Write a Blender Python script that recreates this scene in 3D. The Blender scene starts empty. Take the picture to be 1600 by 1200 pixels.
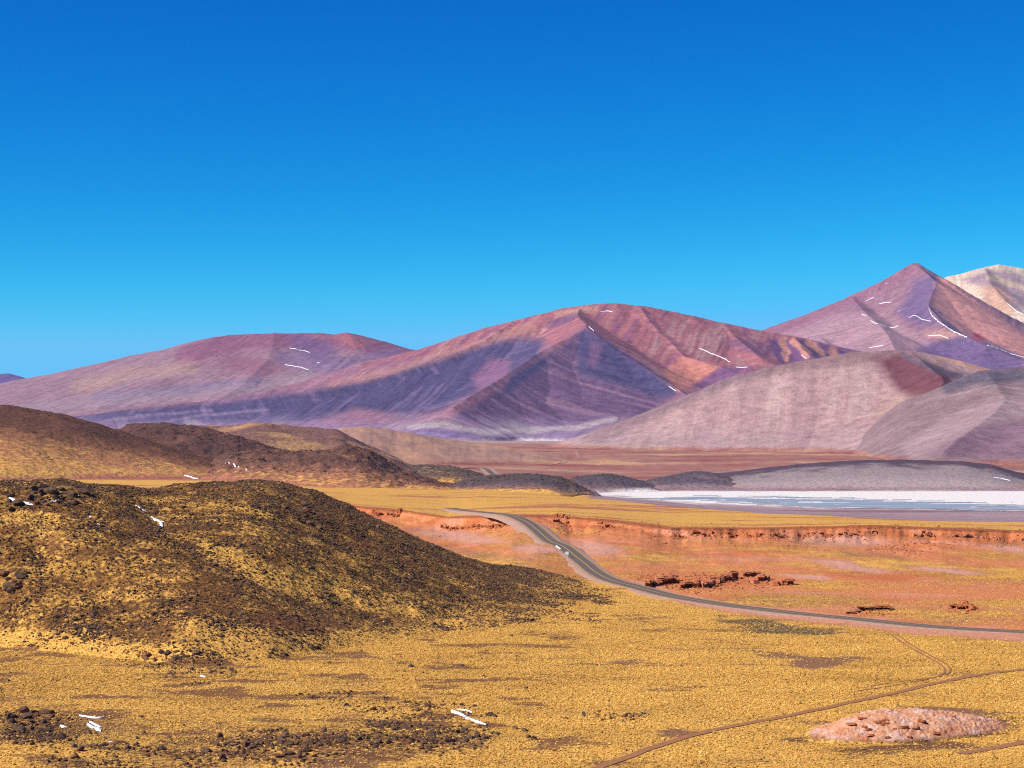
import bpy, bmesh, math, random
import numpy as np
from mathutils import Vector, Matrix, noise as mnoise

random.seed(7)
RNG = np.random.default_rng(11)
scene = bpy.context.scene
C = scene.collection

# ------------------------------------------------------------------ camera, sky, sun, exposure
F = 3000.0            # focal length in units of 1/1600 picture width
HY = 670.0            # height of the true horizon in the picture (1600 x 1200 units)
CZ = 55.0             # camera height above the plain
cam_d = bpy.data.cameras.new('camera')
cam = bpy.data.objects.new('camera', cam_d); C.objects.link(cam)
cam_d.sensor_width = 36.0
cam_d.lens = 36.0 * F / 1600.0
cam_d.shift_y = (HY - 600.0) / 1600.0
cam_d.clip_start = 0.5; cam_d.clip_end = 120000.0
cam.location = (0, 0, CZ); cam.rotation_euler = (math.pi / 2, 0, 0)
scene.camera = cam

SUN_EL, SUN_AZ = 42.0, -110.0        # azimuth from +Y (view direction), negative = to the left
az, el = math.radians(SUN_AZ), math.radians(SUN_EL)
sun_dir = Vector((math.sin(az) * math.cos(el), math.cos(az) * math.cos(el), math.sin(el)))

world = bpy.data.worlds.new('World'); scene.world = world; world.use_nodes = True
wn = world.node_tree.nodes; wl = world.node_tree.links
for n in list(wn): wn.remove(n)
sky = wn.new('ShaderNodeTexSky'); sky.sky_type = 'NISHITA'; sky.sun_disc = False
sky.sun_elevation = el; sky.sun_rotation = az
sky.altitude = 4300.0; sky.air_density = 1.0; sky.dust_density = 0.0; sky.ozone_density = 3.0
EXPO = 0.6
def wmath(op, a, b):
    m = wn.new('ShaderNodeMath'); m.operation = op; wl.new(a, m.inputs[0]); m.inputs[1].default_value = b; return m.outputs[0]
sep = wn.new('ShaderNodeSeparateColor'); comb = wn.new('ShaderNodeCombineColor'); wl.new(sky.outputs[0], sep.inputs[0])
for i, (p, k) in enumerate(((4.4, 13.0), (1.7, 2.0), (0.9, 1.32))):      # deep high-altitude blue
    ch = wmath('MULTIPLY', wmath('POWER', wmath('MULTIPLY', sep.outputs[i], 0.1), p), k * 10.0 / 2 ** EXPO)
    if i == 1:                                                              # the horizon band stays blue, not white
        sm_ = wn.new('ShaderNodeMath'); sm_.operation = 'SMOOTH_MIN'; wl.new(ch, sm_.inputs[0]); sm_.inputs[1].default_value = 0.58 * 10.0 / 2 ** EXPO; sm_.inputs[2].default_value = 0.9; ch = sm_.outputs[0]
    if i == 0: red = ch
    else: wl.new(ch, comb.inputs[i])
    if i == 1:
        mn = wn.new('ShaderNodeMath'); mn.operation = 'MINIMUM'; wl.new(red, mn.inputs[0]); wl.new(wmath('MULTIPLY', ch, 0.27), mn.inputs[1]); wl.new(mn.outputs[0], comb.inputs[0])
bg = wn.new('ShaderNodeBackground'); bg.inputs['Strength'].default_value = 0.1
wo = wn.new('ShaderNodeOutputWorld')
wl.new(comb.outputs[0], bg.inputs['Color']); wl.new(bg.outputs[0], wo.inputs['Surface'])

sd = bpy.data.lights.new('sun', 'SUN'); sd.energy = 4.6; sd.angle = math.radians(0.53); sd.color = (1.0, 0.95, 0.88)
sun = bpy.data.objects.new('sun', sd); C.objects.link(sun)
sun.rotation_euler = (-sun_dir).to_track_quat('-Z', 'Y').to_euler(); sun.location = (-300, 200, 900)

vs = scene.view_settings
vs.view_transform = 'Standard'; vs.look = 'None'; vs.exposure = EXPO; vs.gamma = 1.0; vs.use_curve_mapping = False
scene.cycles.max_bounces = 4; scene.cycles.use_denoising = False; scene.cycles.filter_width = 1.1; scene.cycles.use_adaptive_sampling = False

# ------------------------------------------------------------------ helpers
def lin(r, g, b, k=0.70):
    c = np.array([r, g, b], float) / 255.0
    c = np.where(c <= 0.04045, c / 12.92, ((c + 0.055) / 1.055) ** 2.4)
    return c * k

def _hash(ix, iy, seed):
    h = (ix.astype(np.int64) * 374761393 + iy.astype(np.int64) * 668265263 + seed * 2147483647) & 0xFFFFFFFF
    h = ((h ^ (h >> 13)) * 1274126177) & 0xFFFFFFFF
    h = h ^ (h >> 16)
    return h
def pnoise(x, y, seed=0):
    x = np.asarray(x, float); y = np.asarray(y, float)
    ix = np.floor(x); iy = np.floor(y); fx = x - ix; fy = y - iy
    u = fx * fx * fx * (fx * (fx * 6 - 15) + 10); v = fy * fy * fy * (fy * (fy * 6 - 15) + 10)
    def g(dx, dy):
        a = _hash(ix + dx, iy + dy, seed) * (2 * math.pi / 4294967296.0)
        return np.cos(a) * (fx - dx) + np.sin(a) * (fy - dy)
    a = g(0, 0); b = g(1, 0); c = g(0, 1); d = g(1, 1)
    return (a + (b - a) * u + (c - a + (a - b - c + d) * u) * v) * 1.5
def fbm(x, y, octv=4, seed=0, gain=0.5):
    s = 0; a = 1.0; t = 0
    for o in range(octv):
        s = s + a * pnoise(x * 2 ** o + o * 17.3, y * 2 ** o - o * 9.1, seed + o * 31); t += a; a *= gain
    return s / t * 1.3
def sstep(a, b, x):
    t = np.clip((x - a) / (b - a), 0, 1); return t * t * (3 - 2 * t)
def knots(px, pts):
    p = np.array(pts, float); return np.interp(px, p[:, 0], p[:, 1])

def seg_dist(px, py, pts):
    """distance to polyline in the same units, with arclength of the foot"""
    best = np.full(np.shape(px), 1e9); tt = np.zeros(np.shape(px)); L = 0
    for (x0, y0), (x1, y1) in zip(pts[:-1], pts[1:]):
        dx, dy = x1 - x0, y1 - y0; l2 = dx * dx + dy * dy + 1e-9
        t = np.clip(((px - x0) * dx + (py - y0) * dy) / l2, 0, 1)
        d = np.hypot(px - x0 - t * dx, py - y0 - t * dy)
        m = d < best; best = np.where(m, d, best); tt = np.where(m, L + t * math.sqrt(l2), tt); L += math.sqrt(l2)
    return best, tt
def poly_in(px, py, pts):
    """signed distance, positive inside"""
    ins = np.zeros(np.shape(px), bool); n = len(pts)
    for i in range(n):
        x0, y0 = pts[i]; x1, y1 = pts[(i + 1) % n]
        c = ((y0 > py) != (y1 > py)) & (px < (x1 - x0) * (py - y0) / (y1 - y0 + 1e-12) + x0)
        ins ^= c
    d, _ = seg_dist(px, py, list(pts) + [pts[0]])
    return np.where(ins, d, -d)
def m_poly(q, pts, soft=8):  return sstep(-soft, soft, poly_in(q[0], q[1], pts))
def m_line(q, pts, w, soft=None, ys=1.0):
    d, _ = seg_dist(q[0], q[1] * ys, [(a, b * ys) for a, b in pts]); soft = soft or w
    return 1 - sstep(w * 0.5, w * 0.5 + soft, d)
def m_ell(q, cx, cy, rx, ry, ang=0, soft=0.4):
    a = math.radians(ang); dx = q[0] - cx; dy = q[1] - cy
    u = (dx * math.cos(a) + dy * math.sin(a)) / rx; v = (-dx * math.sin(a) + dy * math.cos(a)) / ry
    return 1 - sstep(1 - soft, 1 + soft, np.hypot(u, v))
def mixc(col, c, m):
    return col + (np.asarray(c) - col) * np.clip(m, 0, 1)[..., None]

def tag(o, label=None, cat=None, group=None, kind=None):
    if label: o['label'] = label
    if cat: o['category'] = cat
    if group: o['group'] = group
    if kind: o['kind'] = kind
    return o
def link(name, me, mat=None, parent=None):
    o = bpy.data.objects.new(name, me); C.objects.link(o)
    if mat is not None: me.materials.append(mat)
    if parent is not None: o.parent = parent
    return o
def mesh_np(name, V, Q, smooth=True):
    me = bpy.data.meshes.new(name); V = np.ascontiguousarray(V, np.float32).reshape(-1, 3); Q = np.ascontiguousarray(Q, np.int32)
    k = Q.shape[1]
    me.vertices.add(len(V)); me.vertices.foreach_set('co', V.ravel())
    me.loops.add(Q.size); me.loops.foreach_set('vertex_index', Q.ravel())
    me.polygons.add(len(Q)); me.polygons.foreach_set('loop_start', np.arange(0, Q.size, k, dtype=np.int32))
    me.polygons.foreach_set('loop_total', np.full(len(Q), k, np.int32))
    me.polygons.foreach_set('use_smooth', np.full(len(Q), smooth, bool))
    me.update(calc_edges=True); return me
def grid_quads(nr, nc):
    i = np.arange(nr * nc).reshape(nr, nc)
    return np.stack([i[:-1, :-1], i[:-1, 1:], i[1:, 1:], i[1:, :-1]], -1).reshape(-1, 4)
def set_col(me, name, arr):
    a = me.attributes.new(name, 'FLOAT_COLOR', 'POINT'); n = len(me.vertices)
    d = np.ones((n, 4), np.float32); d[:, :3] = np.clip(arr.reshape(n, 3), 0, 1); a.data.foreach_set('color', d.ravel())
def set_f(me, name, arr):
    a = me.attributes.new(name, 'FLOAT', 'POINT'); a.data.foreach_set('value', np.ascontiguousarray(arr, np.float32).ravel())

WF = lambda Y: np.maximum(Y, 260.0)
def to_xy(px, Y): return (px - 800.0) / F * WF(Y)
def to_px(X, Y): return X / WF(Y) * F + 800.0
def to_py(z, Y): return HY + (CZ - z) / np.maximum(Y, 1) * F
def z_of(py, Y): return CZ + (HY - py) / F * Y

class Layer:
    """terrain sheet: columns at even bearings, rows at growing distance"""
    def __init__(s, px, Y, Z):
        s.px = px; s.Y = Y; s.Z = Z
        s.P = np.broadcast_to(px[None, :], Y.shape)
        s.X = to_xy(s.P, Y); s.PY = to_py(Z, Y)
    def verts(s): return np.stack([s.X, s.Y, s.Z], -1)
    def ray(s, px, py):
        """nearest surface point seen at a bearing and elevation"""
        if px < s.px[0] or px > s.px[-1]: return None
        c = (px - s.px[0]) / (s.px[1] - s.px[0]); c0 = min(int(c), len(s.px) - 2); t = c - c0
        Yc = s.Y[:, c0] * (1 - t) + s.Y[:, c0 + 1] * t; Zc = s.Z[:, c0] * (1 - t) + s.Z[:, c0 + 1] * t
        PY = to_py(Zc, Yc); ok = np.where((PY <= py) & (Yc > 100))[0]
        if len(ok) == 0: return None
        k = ok[0]
        if k == 0: return (to_xy(px, Yc[0]), Yc[0], Zc[0])
        a = (PY[k - 1] - py) / max(PY[k - 1] - PY[k], 1e-9)
        Yv = Yc[k - 1] + a * (Yc[k] - Yc[k - 1]); Zv = Zc[k - 1] + a * (Zc[k] - Zc[k - 1])
        return (float(to_xy(px, Yv)), float(Yv), float(Zv))
    def sample(s, X, Y, arr=None, default=-1e4):
        """bilinear lookup at ground positions (vectorised)"""
        arr = s.Z if arr is None else arr
        X = np.atleast_1d(np.asarray(X, float)); Y = np.atleast_1d(np.asarray(Y, float))
        c = (to_px(X, Y) - s.px[0]) / (s.px[1] - s.px[0])
        out = np.full(X.shape, default, float); inside = (c >= 0) & (c <= len(s.px) - 1.001)
        c0 = np.clip(c.astype(int), 0, len(s.px) - 2); t = np.clip(c - c0, 0, 1)
        def col(ci):
            r = np.empty(X.shape)
            order = np.argsort(ci, kind='stable'); cs = ci[order]
            b = np.flatnonzero(np.r_[True, cs[1:] != cs[:-1]]); e = np.r_[b[1:], len(cs)]
            for i, j in zip(b, e):
                k = cs[i]; ii = order[i:j]
                r[ii] = np.interp(Y[ii], s.Y[:, k], arr[:, k], left=default, right=default)
            return r
        v = col(c0) * (1 - t) + col(c0 + 1) * t
        out[inside] = v[inside]; return out

def ray(layers, px, py):
    best = None
    for l in layers:
        r = l.ray(px, py)
        if r is not None and (best is None or r[1] < best[1]): best = r
    return best
def top_z(layers, X, Y):
    z = layers[0].sample(X, Y)
    for l in layers[1:]: z = np.maximum(z, l.sample(X, Y))
    return z

# ------------------------------------------------------------------ materials
def new_mat(name):
    m = bpy.data.materials.new(name); m.use_nodes = True; nt = m.node_tree
    b = nt.nodes['Principled BSDF']; b.inputs['Specular IOR Level'].default_value = 0.15; b.inputs['Roughness'].default_value = 0.95
    return m, nt, b
def N(nt, t, **k):
    n = nt.nodes.new(t)
    for a, v in k.items():
        if a.startswith('i_'): n.inputs[a[2:].replace('_', ' ')].default_value = v
        else: setattr(n, a, v)
    return n
def noise_node(nt, vec, scale, detail=4, rough=0.55):
    n = N(nt, 'ShaderNodeTexNoise'); n.inputs['Scale'].default_value = scale; n.inputs['Detail'].default_value = detail; n.inputs['Roughness'].default_value = rough
    if vec is not None: nt.links.new(vec, n.inputs['Vector'])
    return n.outputs['Fac']
def ramp(nt, fac, stops):
    r = N(nt, 'ShaderNodeValToRGB'); e = r.color_ramp.elements
    while len(e) < len(stops): e.new(0.5)
    for i, (p, c) in enumerate(stops):
        e[i].position = p; e[i].color = (c, c, c, 1) if not hasattr(c, '__len__') else (*c[:3], 1)
    nt.links.new(fac, r.inputs['Fac']); return r.outputs['Color']
def mixn(nt, fac, a, b, mode='MIX'):
    m = N(nt, 'ShaderNodeMix', data_type='RGBA', blend_type=mode)
    for s, v in ((0, fac), (6, a), (7, b)):
        if isinstance(v, (int, float)): m.inputs[s].default_value = v
        elif isinstance(v, (tuple, list, np.ndarray)): m.inputs[s].default_value = (*[float(q) for q in v[:3]], 1)
        else: nt.links.new(v, m.inputs[s])
    return m.outputs[2]
def math_n(nt, op, a, b=0.0):
    m = N(nt, 'ShaderNodeMath', operation=op)
    for s, v in ((0, a), (1, b)):
        if isinstance(v, (int, float)): m.inputs[s].default_value = v
        else: nt.links.new(v, m.inputs[s])
    return m.outputs[0]
def attr(nt, name, out='Color'):
    a = N(nt, 'ShaderNodeAttribute', attribute_name=name); return a.outputs[out]
def mapped(nt, scale):
    tc = N(nt, 'ShaderNodeTexCoord'); mp = N(nt, 'ShaderNodeMapping'); mp.inputs['Scale'].default_value = scale
    nt.links.new(tc.outputs['Object'], mp.inputs['Vector']); return mp.outputs[0]
def bump(nt, b, h, dist, strength=1.0):
    n = N(nt, 'ShaderNodeBump'); n.inputs['Distance'].default_value = dist; n.inputs['Strength'].default_value = strength
    nt.links.new(h, n.inputs['Height']); nt.links.new(n.outputs[0], b.inputs['Normal'])

GRASS = lin(250, 196, 92); GRASS2 = lin(234, 172, 82); GRASS_D = lin(204, 144, 70)

def ground_material(name, tuft=0.9, wide=7.0, speck=0.5, bumpd=0.5):
    """soil colour attribute, overgrown with tufts where the grass attribute is high"""
    m, nt, b = new_mat(name)
    v = mapped(nt, (1, 1, 1)); vx = mapped(nt, (0.35, 1.0, 1.0))
    n1 = noise_node(nt, v, tuft, 3, 0.6); n2 = noise_node(nt, vx, tuft / wide, 4, 0.6); n3 = noise_node(nt, vx, tuft / wide / 6, 3, 0.5)
    s = math_n(nt, 'ADD', math_n(nt, 'MULTIPLY', n1, 0.55), math_n(nt, 'ADD', math_n(nt, 'MULTIPLY', n2, 0.45), math_n(nt, 'MULTIPLY', n3, 0.25)))
    g = attr(nt, 'grass', 'Fac')
    t = math_n(nt, 'SUBTRACT', math_n(nt, 'ADD', s, math_n(nt, 'MULTIPLY', g, 0.62)), 0.93)
    mask = ramp(nt, math_n(nt, 'ADD', math_n(nt, 'MULTIPLY', t, 4.0), 0.5), [(0.15, 0), (0.85, 1)])
    soil = attr(nt, 'soil')
    var = ramp(nt, n1, [(0.3, 1 - speck * .7), (0.5, 1.0), (0.72, 1 + speck * .4)])
    soil = mixn(nt, 1.0, soil, var, 'MULTIPLY')
    gc = mixn(nt, ramp(nt, n1, [(0.35, 0), (0.65, 1)]), GRASS_D, GRASS)
    gc = mixn(nt, ramp(nt, n2, [(0.4, 0), (0.7, 0.5)]), gc, GRASS2)
    nt.links.new(mixn(nt, mask, soil, gc), b.inputs['Base Color'])
    bump(nt, b, n1, bumpd)
    return m
def mountain_material(name, sc=1.0, amp=1.0):
    m, nt, b = new_mat(name)
    u = N(nt, 'ShaderNodeAttribute', attribute_name='flow').outputs['Vector']
    mp = N(nt, 'ShaderNodeMapping'); mp.inputs['Scale'].default_value = (0.030 * sc, 0.0022 * sc, 1); nt.links.new(u, mp.inputs['Vector'])
    n1 = noise_node(nt, mp.outputs[0], 1.0, 6, 0.65)
    v = mapped(nt, (1, 1, 1)); n2 = noise_node(nt, v, 0.02 * sc, 5, 0.65); n3 = noise_node(nt, v, 0.12 * sc, 3, 0.6)
    c = attr(nt, 'soil')
    c = mixn(nt, 1.0, c, ramp(nt, n1, [(0.28, 1 - .38 * amp), (0.5, 1.0), (0.72, 1 + .34 * amp)]), 'MULTIPLY')
    c = mixn(nt, 1.0, c, ramp(nt, n2, [(0.3, 0.74), (0.5, 1.0), (0.7, 1.22)]), 'MULTIPLY')
    c = mixn(nt, 1.0, c, ramp(nt, n3, [(0.3, 0.70), (0.5, 1.0), (0.7, 1.25)]), 'MULTIPLY')
    nt.links.new(c, b.inputs['Base Color'])
    bump(nt, b, n2, 3.5, 0.8)
    return m
def rock_material(name, c1, c2, c3):
    m, nt, b = new_mat(name)
    v = mapped(nt, (1, 1, 1)); n1 = noise_node(nt, v, 1.6, 5, 0.65); n2 = noise_node(nt, v, 9.0, 4, 0.7)
    oi = N(nt, 'ShaderNodeObjectInfo').outputs['Random']
    c = mixn(nt, ramp(nt, n1, [(0.38, 0), (0.62, 1)]), c1, c2)
    c = mixn(nt, ramp(nt, oi, [(0.55, 0), (1.0, 0.8)]), c, c3)
    c = mixn(nt, 1.0, c, ramp(nt, n2, [(0.3, 0.6), (0.7, 1.25)]), 'MULTIPLY')
    nt.links.new(c, b.inputs['Base Color']); bump(nt, b, n2, 0.12)
    return m
def plain_mat(name, col, rough=0.9, nscale=None, var=0.25):
    m, nt, b = new_mat(name); b.inputs['Roughness'].default_value = rough
    if nscale:
        n = noise_node(nt, mapped(nt, (1, 1, 1)), nscale, 5, 0.65)
        nt.links.new(mixn(nt, 1.0, col, ramp(nt, n, [(0.3, 1 - var), (0.7, 1 + var * 0.6)]), 'MULTIPLY'), b.inputs['Base Color'])
        bump(nt, b, n, 0.05)
    else: b.inputs['Base Color'].default_value = (*[float(q) for q in col], 1)
    return m

M_ground = ground_material('ground_mat')
M_far = ground_material('far_ground_mat', 0.22, 5.0, 0.35, 1.5)
M_hill = ground_material('hill_mat', 0.8, 6.0, 0.6, 0.5)
M_mound = ground_material('mound_mat', 1.4, 6.0, 0.22, 0.25)
M_midhill = ground_material('mid_hill_mat', 0.16, 4.0, 0.55, 2.5)
M_mtn = mountain_material('mountain_mat', 1.25, 0.75)
M_dome = mountain_material('dome_mat', 1.3, 0.4)
M_rock = rock_material('dark_rock_mat', lin(96, 74, 58), lin(130, 100, 78), lin(152, 102, 70))
M_red = rock_material('red_rock_mat', lin(190, 108, 68), lin(216, 134, 88), lin(222, 152, 112))
M_snow = plain_mat('snow_mat', (0.86, 0.88, 0.92), 0.7, 3.0, 0.08)
M_asphalt = plain_mat('asphalt_mat', lin(118, 104, 96), 0.9, 1.5, 0.2)
M_gravel = plain_mat('gravel_mat', lin(190, 152, 130), 0.95, 0.6, 0.25)
M_yellow = plain_mat('road_paint_mat', lin(235, 180, 60, 0.9), 0.7)
M_track = plain_mat('track_mat', lin(176, 120, 78), 0.95, 0.8, 0.2)
M_pale = plain_mat('pale_track_mat', lin(196, 152, 134), 0.95, 0.3, 0.15)

# ------------------------------------------------------------------ ground sheet
def ground_rows(px):
    o = np.ones_like(px)
    rim_py = knots(px, [(-200, 775), (450, 783), (550, 791), (620, 797), (700, 808), (800, 806), (870, 806), (960, 815), (1050, 826), (1200, 825), (1320, 823), (1400, 823), (1500, 828), (1600, 831), (1900, 835)])
    rim_Y = knots(px, [(-200, 1050), (550, 1020), (620, 1000), (800, 905), (870, 890), (960, 870), (1050, 850), (1900, 850)])
    rim_Y = rim_Y + 6 * fbm(px / 60.0, px * 0 + 3.3, 4, 5)
    scarp = knots(px, [(-200, 1.0), (540, 2.5), (630, 3), (690, 4.0), (760, 4.0), (800, .8), (840, .5), (880, 2.6), (890, 3.5), (960, 2), (1000, 1.8), (1060, 4), (1400, 4.2), (1470, 2.5), (1510, 3.5), (1900, 3.5)])
    scarp0 = scarp; scarp = scarp * np.clip(0.62 + 0.5 * fbm(px / 24.0, px * 0 + 7.7, 4, 15), .15, 1.0)
    rz = z_of(rim_py, rim_Y)
    pe_py = knots(px, [(-200, 752), (500, 762), (750, 765), (950, 781), (1100, 795), (1200, 802), (1300, 806.5), (1400, 812), (1600, 816), (1900, 819)])
    pe_Y = (CZ - 8) * F / (pe_py - HY)
    ln_py = knots(px, [(900, 771), (950, 776), (1100, 790), (1200, 797), (1400, 804), (1600, 809), (1900, 813)])
    lk = sstep(880, 930, px)
    ln_Y = (CZ + 40) * F / (ln_py - HY); ln_Y = ln_Y * lk + 2300 * (1 - lk)
    ln_z = knots(px, [(-200, -3), (350, -4), (550, -19), (860, -22), (930, -40)])
    lf_Y = 2915 * o; lf_z = knots(px, [(-200, -7), (350, -7), (550, -21), (860, -26), (930, -40)])
    rows = [(-260 * o, 52 * o, 4), (0 * o, 53 * o, 6), (30 * o, 45.5 * o, 4), (120 * o, 20 * o, 8), (225 * o, 1.5 * o, 8), (300 * o, 0 * o, 10),
            (520 * o, 0 * o, 150), (610 * o, 0.6 * o, 60), (rim_Y - 26, rz - scarp0 * .8 - 2.4, 120), (rim_Y - 5.0, rz - scarp - 0.3, 14), (rim_Y - 1.2, rz - scarp * 0.35, 6), (rim_Y, rz, 4),
            (rim_Y + 12, rz + 0.2, 6), (pe_Y, 8 * o, 90), (ln_Y, ln_z, 50), (lf_Y, lf_z, 50), (3300 * o, knots(px, [(-200, -8), (350, -8), (550, -21), (880, -29), (930, -39)]), 20),
            (4000 * o, knots(px, [(-200, -10), (350, -10), (550, -20), (930, -34)]), 20), (5500 * o, knots(px, [(-200, -8), (550, -8), (930, -14)]), 24), (7000 * o, 4 * o, 26), (10500 * o, 4 * o, 24), (15000 * o, 2 * o, 10), (23000 * o, 0 * o, 8)]
    return rows
gpx = np.linspace(-260, 1860, 850)
rows = ground_rows(gpx)
Ys, Zs = [rows[0][0]], [rows[0][1]]
for (Ya, Za, _), (Yb, Zb, n) in zip(rows[:-1], rows[1:]):
    for k in range(1, n + 1):
        t = k / n; Ys.append(Ya + (Yb - Ya) * t); Zs.append(Za + (Zb - Za) * t)
GY = np.array(Ys); GZ = np.array(Zs)
# soften the creases between bands, except the scarp
K = np.array([1, 2, 3, 2, 1.]) / 9
sm = sum(w * np.roll(GZ, s, 0) for w, s in zip(K, (-2, -1, 0, 1, 2)))
GP = np.broadcast_to(gpx[None], GY.shape); GX = to_xy(GP, GY)
scz = np.abs(GY - rows[11][0][None]) < 16
GZ = np.where(scz | (GY < 100) | (GY > 14000), GZ, sm)
lake_m = sstep(900, 935, GP) * sstep(0, 60, GY - (rows[14][0][None] - 60)) * sstep(0, 60, 2960 - GY)
amp = 0.25 + 0.5 * sstep(300, 700, GY) + 2.0 * sstep(2950, 5000, GY)
amp = amp * (1 - lake_m) * (1 - 0.6 * (sstep(840, 900, GY) * sstep(1500, 1300, GY)))
GZ = GZ + amp * fbm(GX / 45, GY / 45, 4, 2) + 0.12 * (1 - lake_m) * fbm(GX / 6, GY / 6, 3, 3) * (GY < 1500)
# broken, gullied slope below the rim
gul = sstep(640, 760, GY) * (GY < rows[11][0][None] - 4)
GZ = GZ - gul * 1.5 * np.abs(fbm(GX / 28, GY / 70, 4, 9))
# low rise that carries the near boulder fields
GZ = GZ + 2.0 * np.exp(-((GP - 60) / 160) ** 2 - ((GY - 322) / 16) ** 2) + 1.6 * np.exp(-((GP - 560) / 210) ** 2 - ((GY - 332) / 13) ** 2)
ground = Layer(gpx, GY, GZ)

# --- colours of the land
def warp(P, PYv, X, Y, a=10, sc=40.0, ay=3.0):
    return (P + a * fbm(X / sc, Y / sc, 4, 41), PYv + ay * fbm(X / sc, Y / sc, 4, 47))
Q = warp(GP, ground.PY, GX, GY, 14, 35.0, 4.0)
rimpy = to_py(rows[11][1], rows[11][0])[None]
below = ground.PY - rimpy                      # picture units below the rim line
soil = np.zeros(GY.shape + (3,)); soil[:] = lin(172, 118, 72)
grass = np.full(GY.shape, 0.95)
def zone(mask, col=None, g=None):
    global soil, grass
    if col is not None: soil = mixc(soil, col, mask)
    if g is not None: grass = grass + (g - grass) * np.clip(mask, 0, 1)
nx = fbm(GX / 60, GY / 22, 4, 61); nx2 = fbm(GX / 22, GY / 9, 4, 62); nx3 = fbm(GX / 140, GY / 60, 4, 63)
isf = GY < rows[11][0][None] + 2
nm = fbm(GX / 26, GY / 13, 5, 66, .6); nm2 = fbm(GX / 9, GY / 6, 4, 67, .6)
# slope between the road and the rim
ROADY = np.interp(GP, [960, 1000, 1062, 1150, 1275, 1425, 1600, 1860], [672, 655, 620, 590, 562, 533, 515, 498])
slope_m = np.clip(sstep(-14, 4, GY - ROADY + 5 * nx) * isf * sstep(930, 985, GP) + sstep(650, 690, GY + 12 * nx) * isf, 0, 1)
zone(sstep(-0.2, 0.6, nx3) * (GY < 700) * (1 - slope_m), lin(166, 116, 68), 0.66)
zone(sstep(0.1, 0.6, nx2) * (GY < 700) * (1 - slope_m), lin(160, 112, 70), 0.48)
lf = sstep(1150, 700, GP)
zone(sstep(0.12, 0.5, nm + 0.35 * nm2 + 0.12 * lf) * (GY < 640) * (1 - slope_m) * (.55 + .45 * lf), lin(140, 96, 58), 0.22)
zone(slope_m, lin(224, 138, 86), 0.24)
zone(slope_m * sstep(0.05, 0.5, nx3 + 0.4 * nx), lin(212, 122, 70), 0.12)
zone(slope_m * sstep(0.15, 0.55, nx + 0.3 * nx2), lin(210, 142, 82), 0.46)
zone(slope_m * sstep(0.2, 0.5, -nx - 0.2 * nx2) * 0.8, lin(228, 152, 118), 0.06)
for (cx, cy, rx, ry, a, g) in [(1440, 888, 190, 9, 3, .95), (1560, 903, 90, 9, 0, .85), (1290, 867, 110, 5, 4, .75), (1030, 872, 60, 8, 0, .8), (1300, 914, 45, 6, 0, .85), (1430, 957, 90, 10, 3, .8),
                               (1570, 950, 60, 9, 0, .85), (1240, 938, 90, 10, 2, .7), (860, 862, 110, 16, 14, .6), (760, 875, 90, 9, 8, .85), (1180, 850, 120, 4, 3, .5), (1560, 870, 60, 6, 3, .7), (700, 838, 60, 3, 2, .6), (900, 905, 60, 10, 10, .55)]:
    zone(m_ell(Q, cx, cy, rx, ry, a, 0.9) * isf * (0.55 + 0.45 * sstep(-.3, .3, nx2 + nx)), lin(192, 132, 66), g * .75)
for (cx, cy, rx, ry, a) in [(930, 857, 45, 9, 8), (840, 858, 35, 7, 0), (1330, 885, 60, 5, 8), (1300, 842, 80, 9, 4), (1570, 857, 40, 5, 5), (1480, 892, 60, 4, 6), (720, 838, 70, 7, 6), (1250, 902, 50, 3, 4)]:
    zone(m_ell(Q, cx, cy, rx, ry, a, 0.6) * isf, lin(222, 160, 132), 0.05)
for (cx, cy, rx, ry, a) in [(1240, 938, 110, 9, 0), (760, 870, 100, 8, 10), (1260, 845, 60, 5, 6), (1360, 868, 60, 5, 6), (1480, 968, 40, 6, 2), (1560, 972, 60, 5, 2), (1590, 850, 40, 4, 5)]:
    zone(m_ell(Q, cx, cy, rx, ry, a, 0.7) * isf * 0.6 * (0.5 + 0.5 * sstep(-.2, .3, nx2)), lin(150, 114, 84), 0.35)
# scarp band
zone(sstep(-2, 1, below) * sstep(19, 13, below + 4 * nx2) * isf * 0.55 * sstep(-.35, .25, nx2 + nx), lin(190, 104, 64), 0.03)
zone(sstep(-4.5, -2, below) * sstep(4, 1, below), lin(164, 92, 58), 0.2)
# yellow plateau beyond the rim
plat = (GY > rows[11][0][None] + 1) * (GY < rows[13][0][None])
hs = fbm(GX / 90, GY / 26, 5, 70, 0.65); hs2 = fbm(GX / 170, GY / 60, 5, 71, .6)
zone(plat.astype(float), lin(198, 124, 76), 1.0)
grass = np.where(plat, np.clip(0.66 + 0.8 * hs - 0.7 * np.clip(hs2, -.3, 1), 0.1, 1.0), grass)
zone(plat * sstep(0.15, 0.5, hs2), lin(190, 112, 88))
zone(plat * sstep(14, 4, GY - rows[11][0][None]), lin(176, 100, 60), 0.25)
past = (GY >= rows[13][0][None])
hs3 = fbm(GX / 700, GY / 60, 4, 72)
zone(past * 1.0, lin(186, 122, 88), 0.55)
zone(past * sstep(900, 940, GP) * sstep(-1, 1, GY - rows[13][0][None]) * (GY < 3000), lin(176, 146, 146), 0.0)
zone(past * sstep(900, 940, GP) * sstep(0.1, 0.5, hs3) * (GY < 3000), lin(150, 110, 112), 0.0)
zone(past * sstep(935, 900, GP) * sstep(-0.35, 0.1, fbm(GX / 240, GY / 90, 5, 74, .6)) * (GY < 2100), lin(196, 130, 80), 0.85)
# left plain behind the rocky hill
zone(past * sstep(620, 500, GP) * (GY < 2700), lin(196, 134, 88), 0.85)
zone(past * sstep(700, 560, GP) * sstep(1900, 2150, GY + 120 * hs3) * (GY < 3200), lin(190, 118, 92), 0.2)
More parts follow.
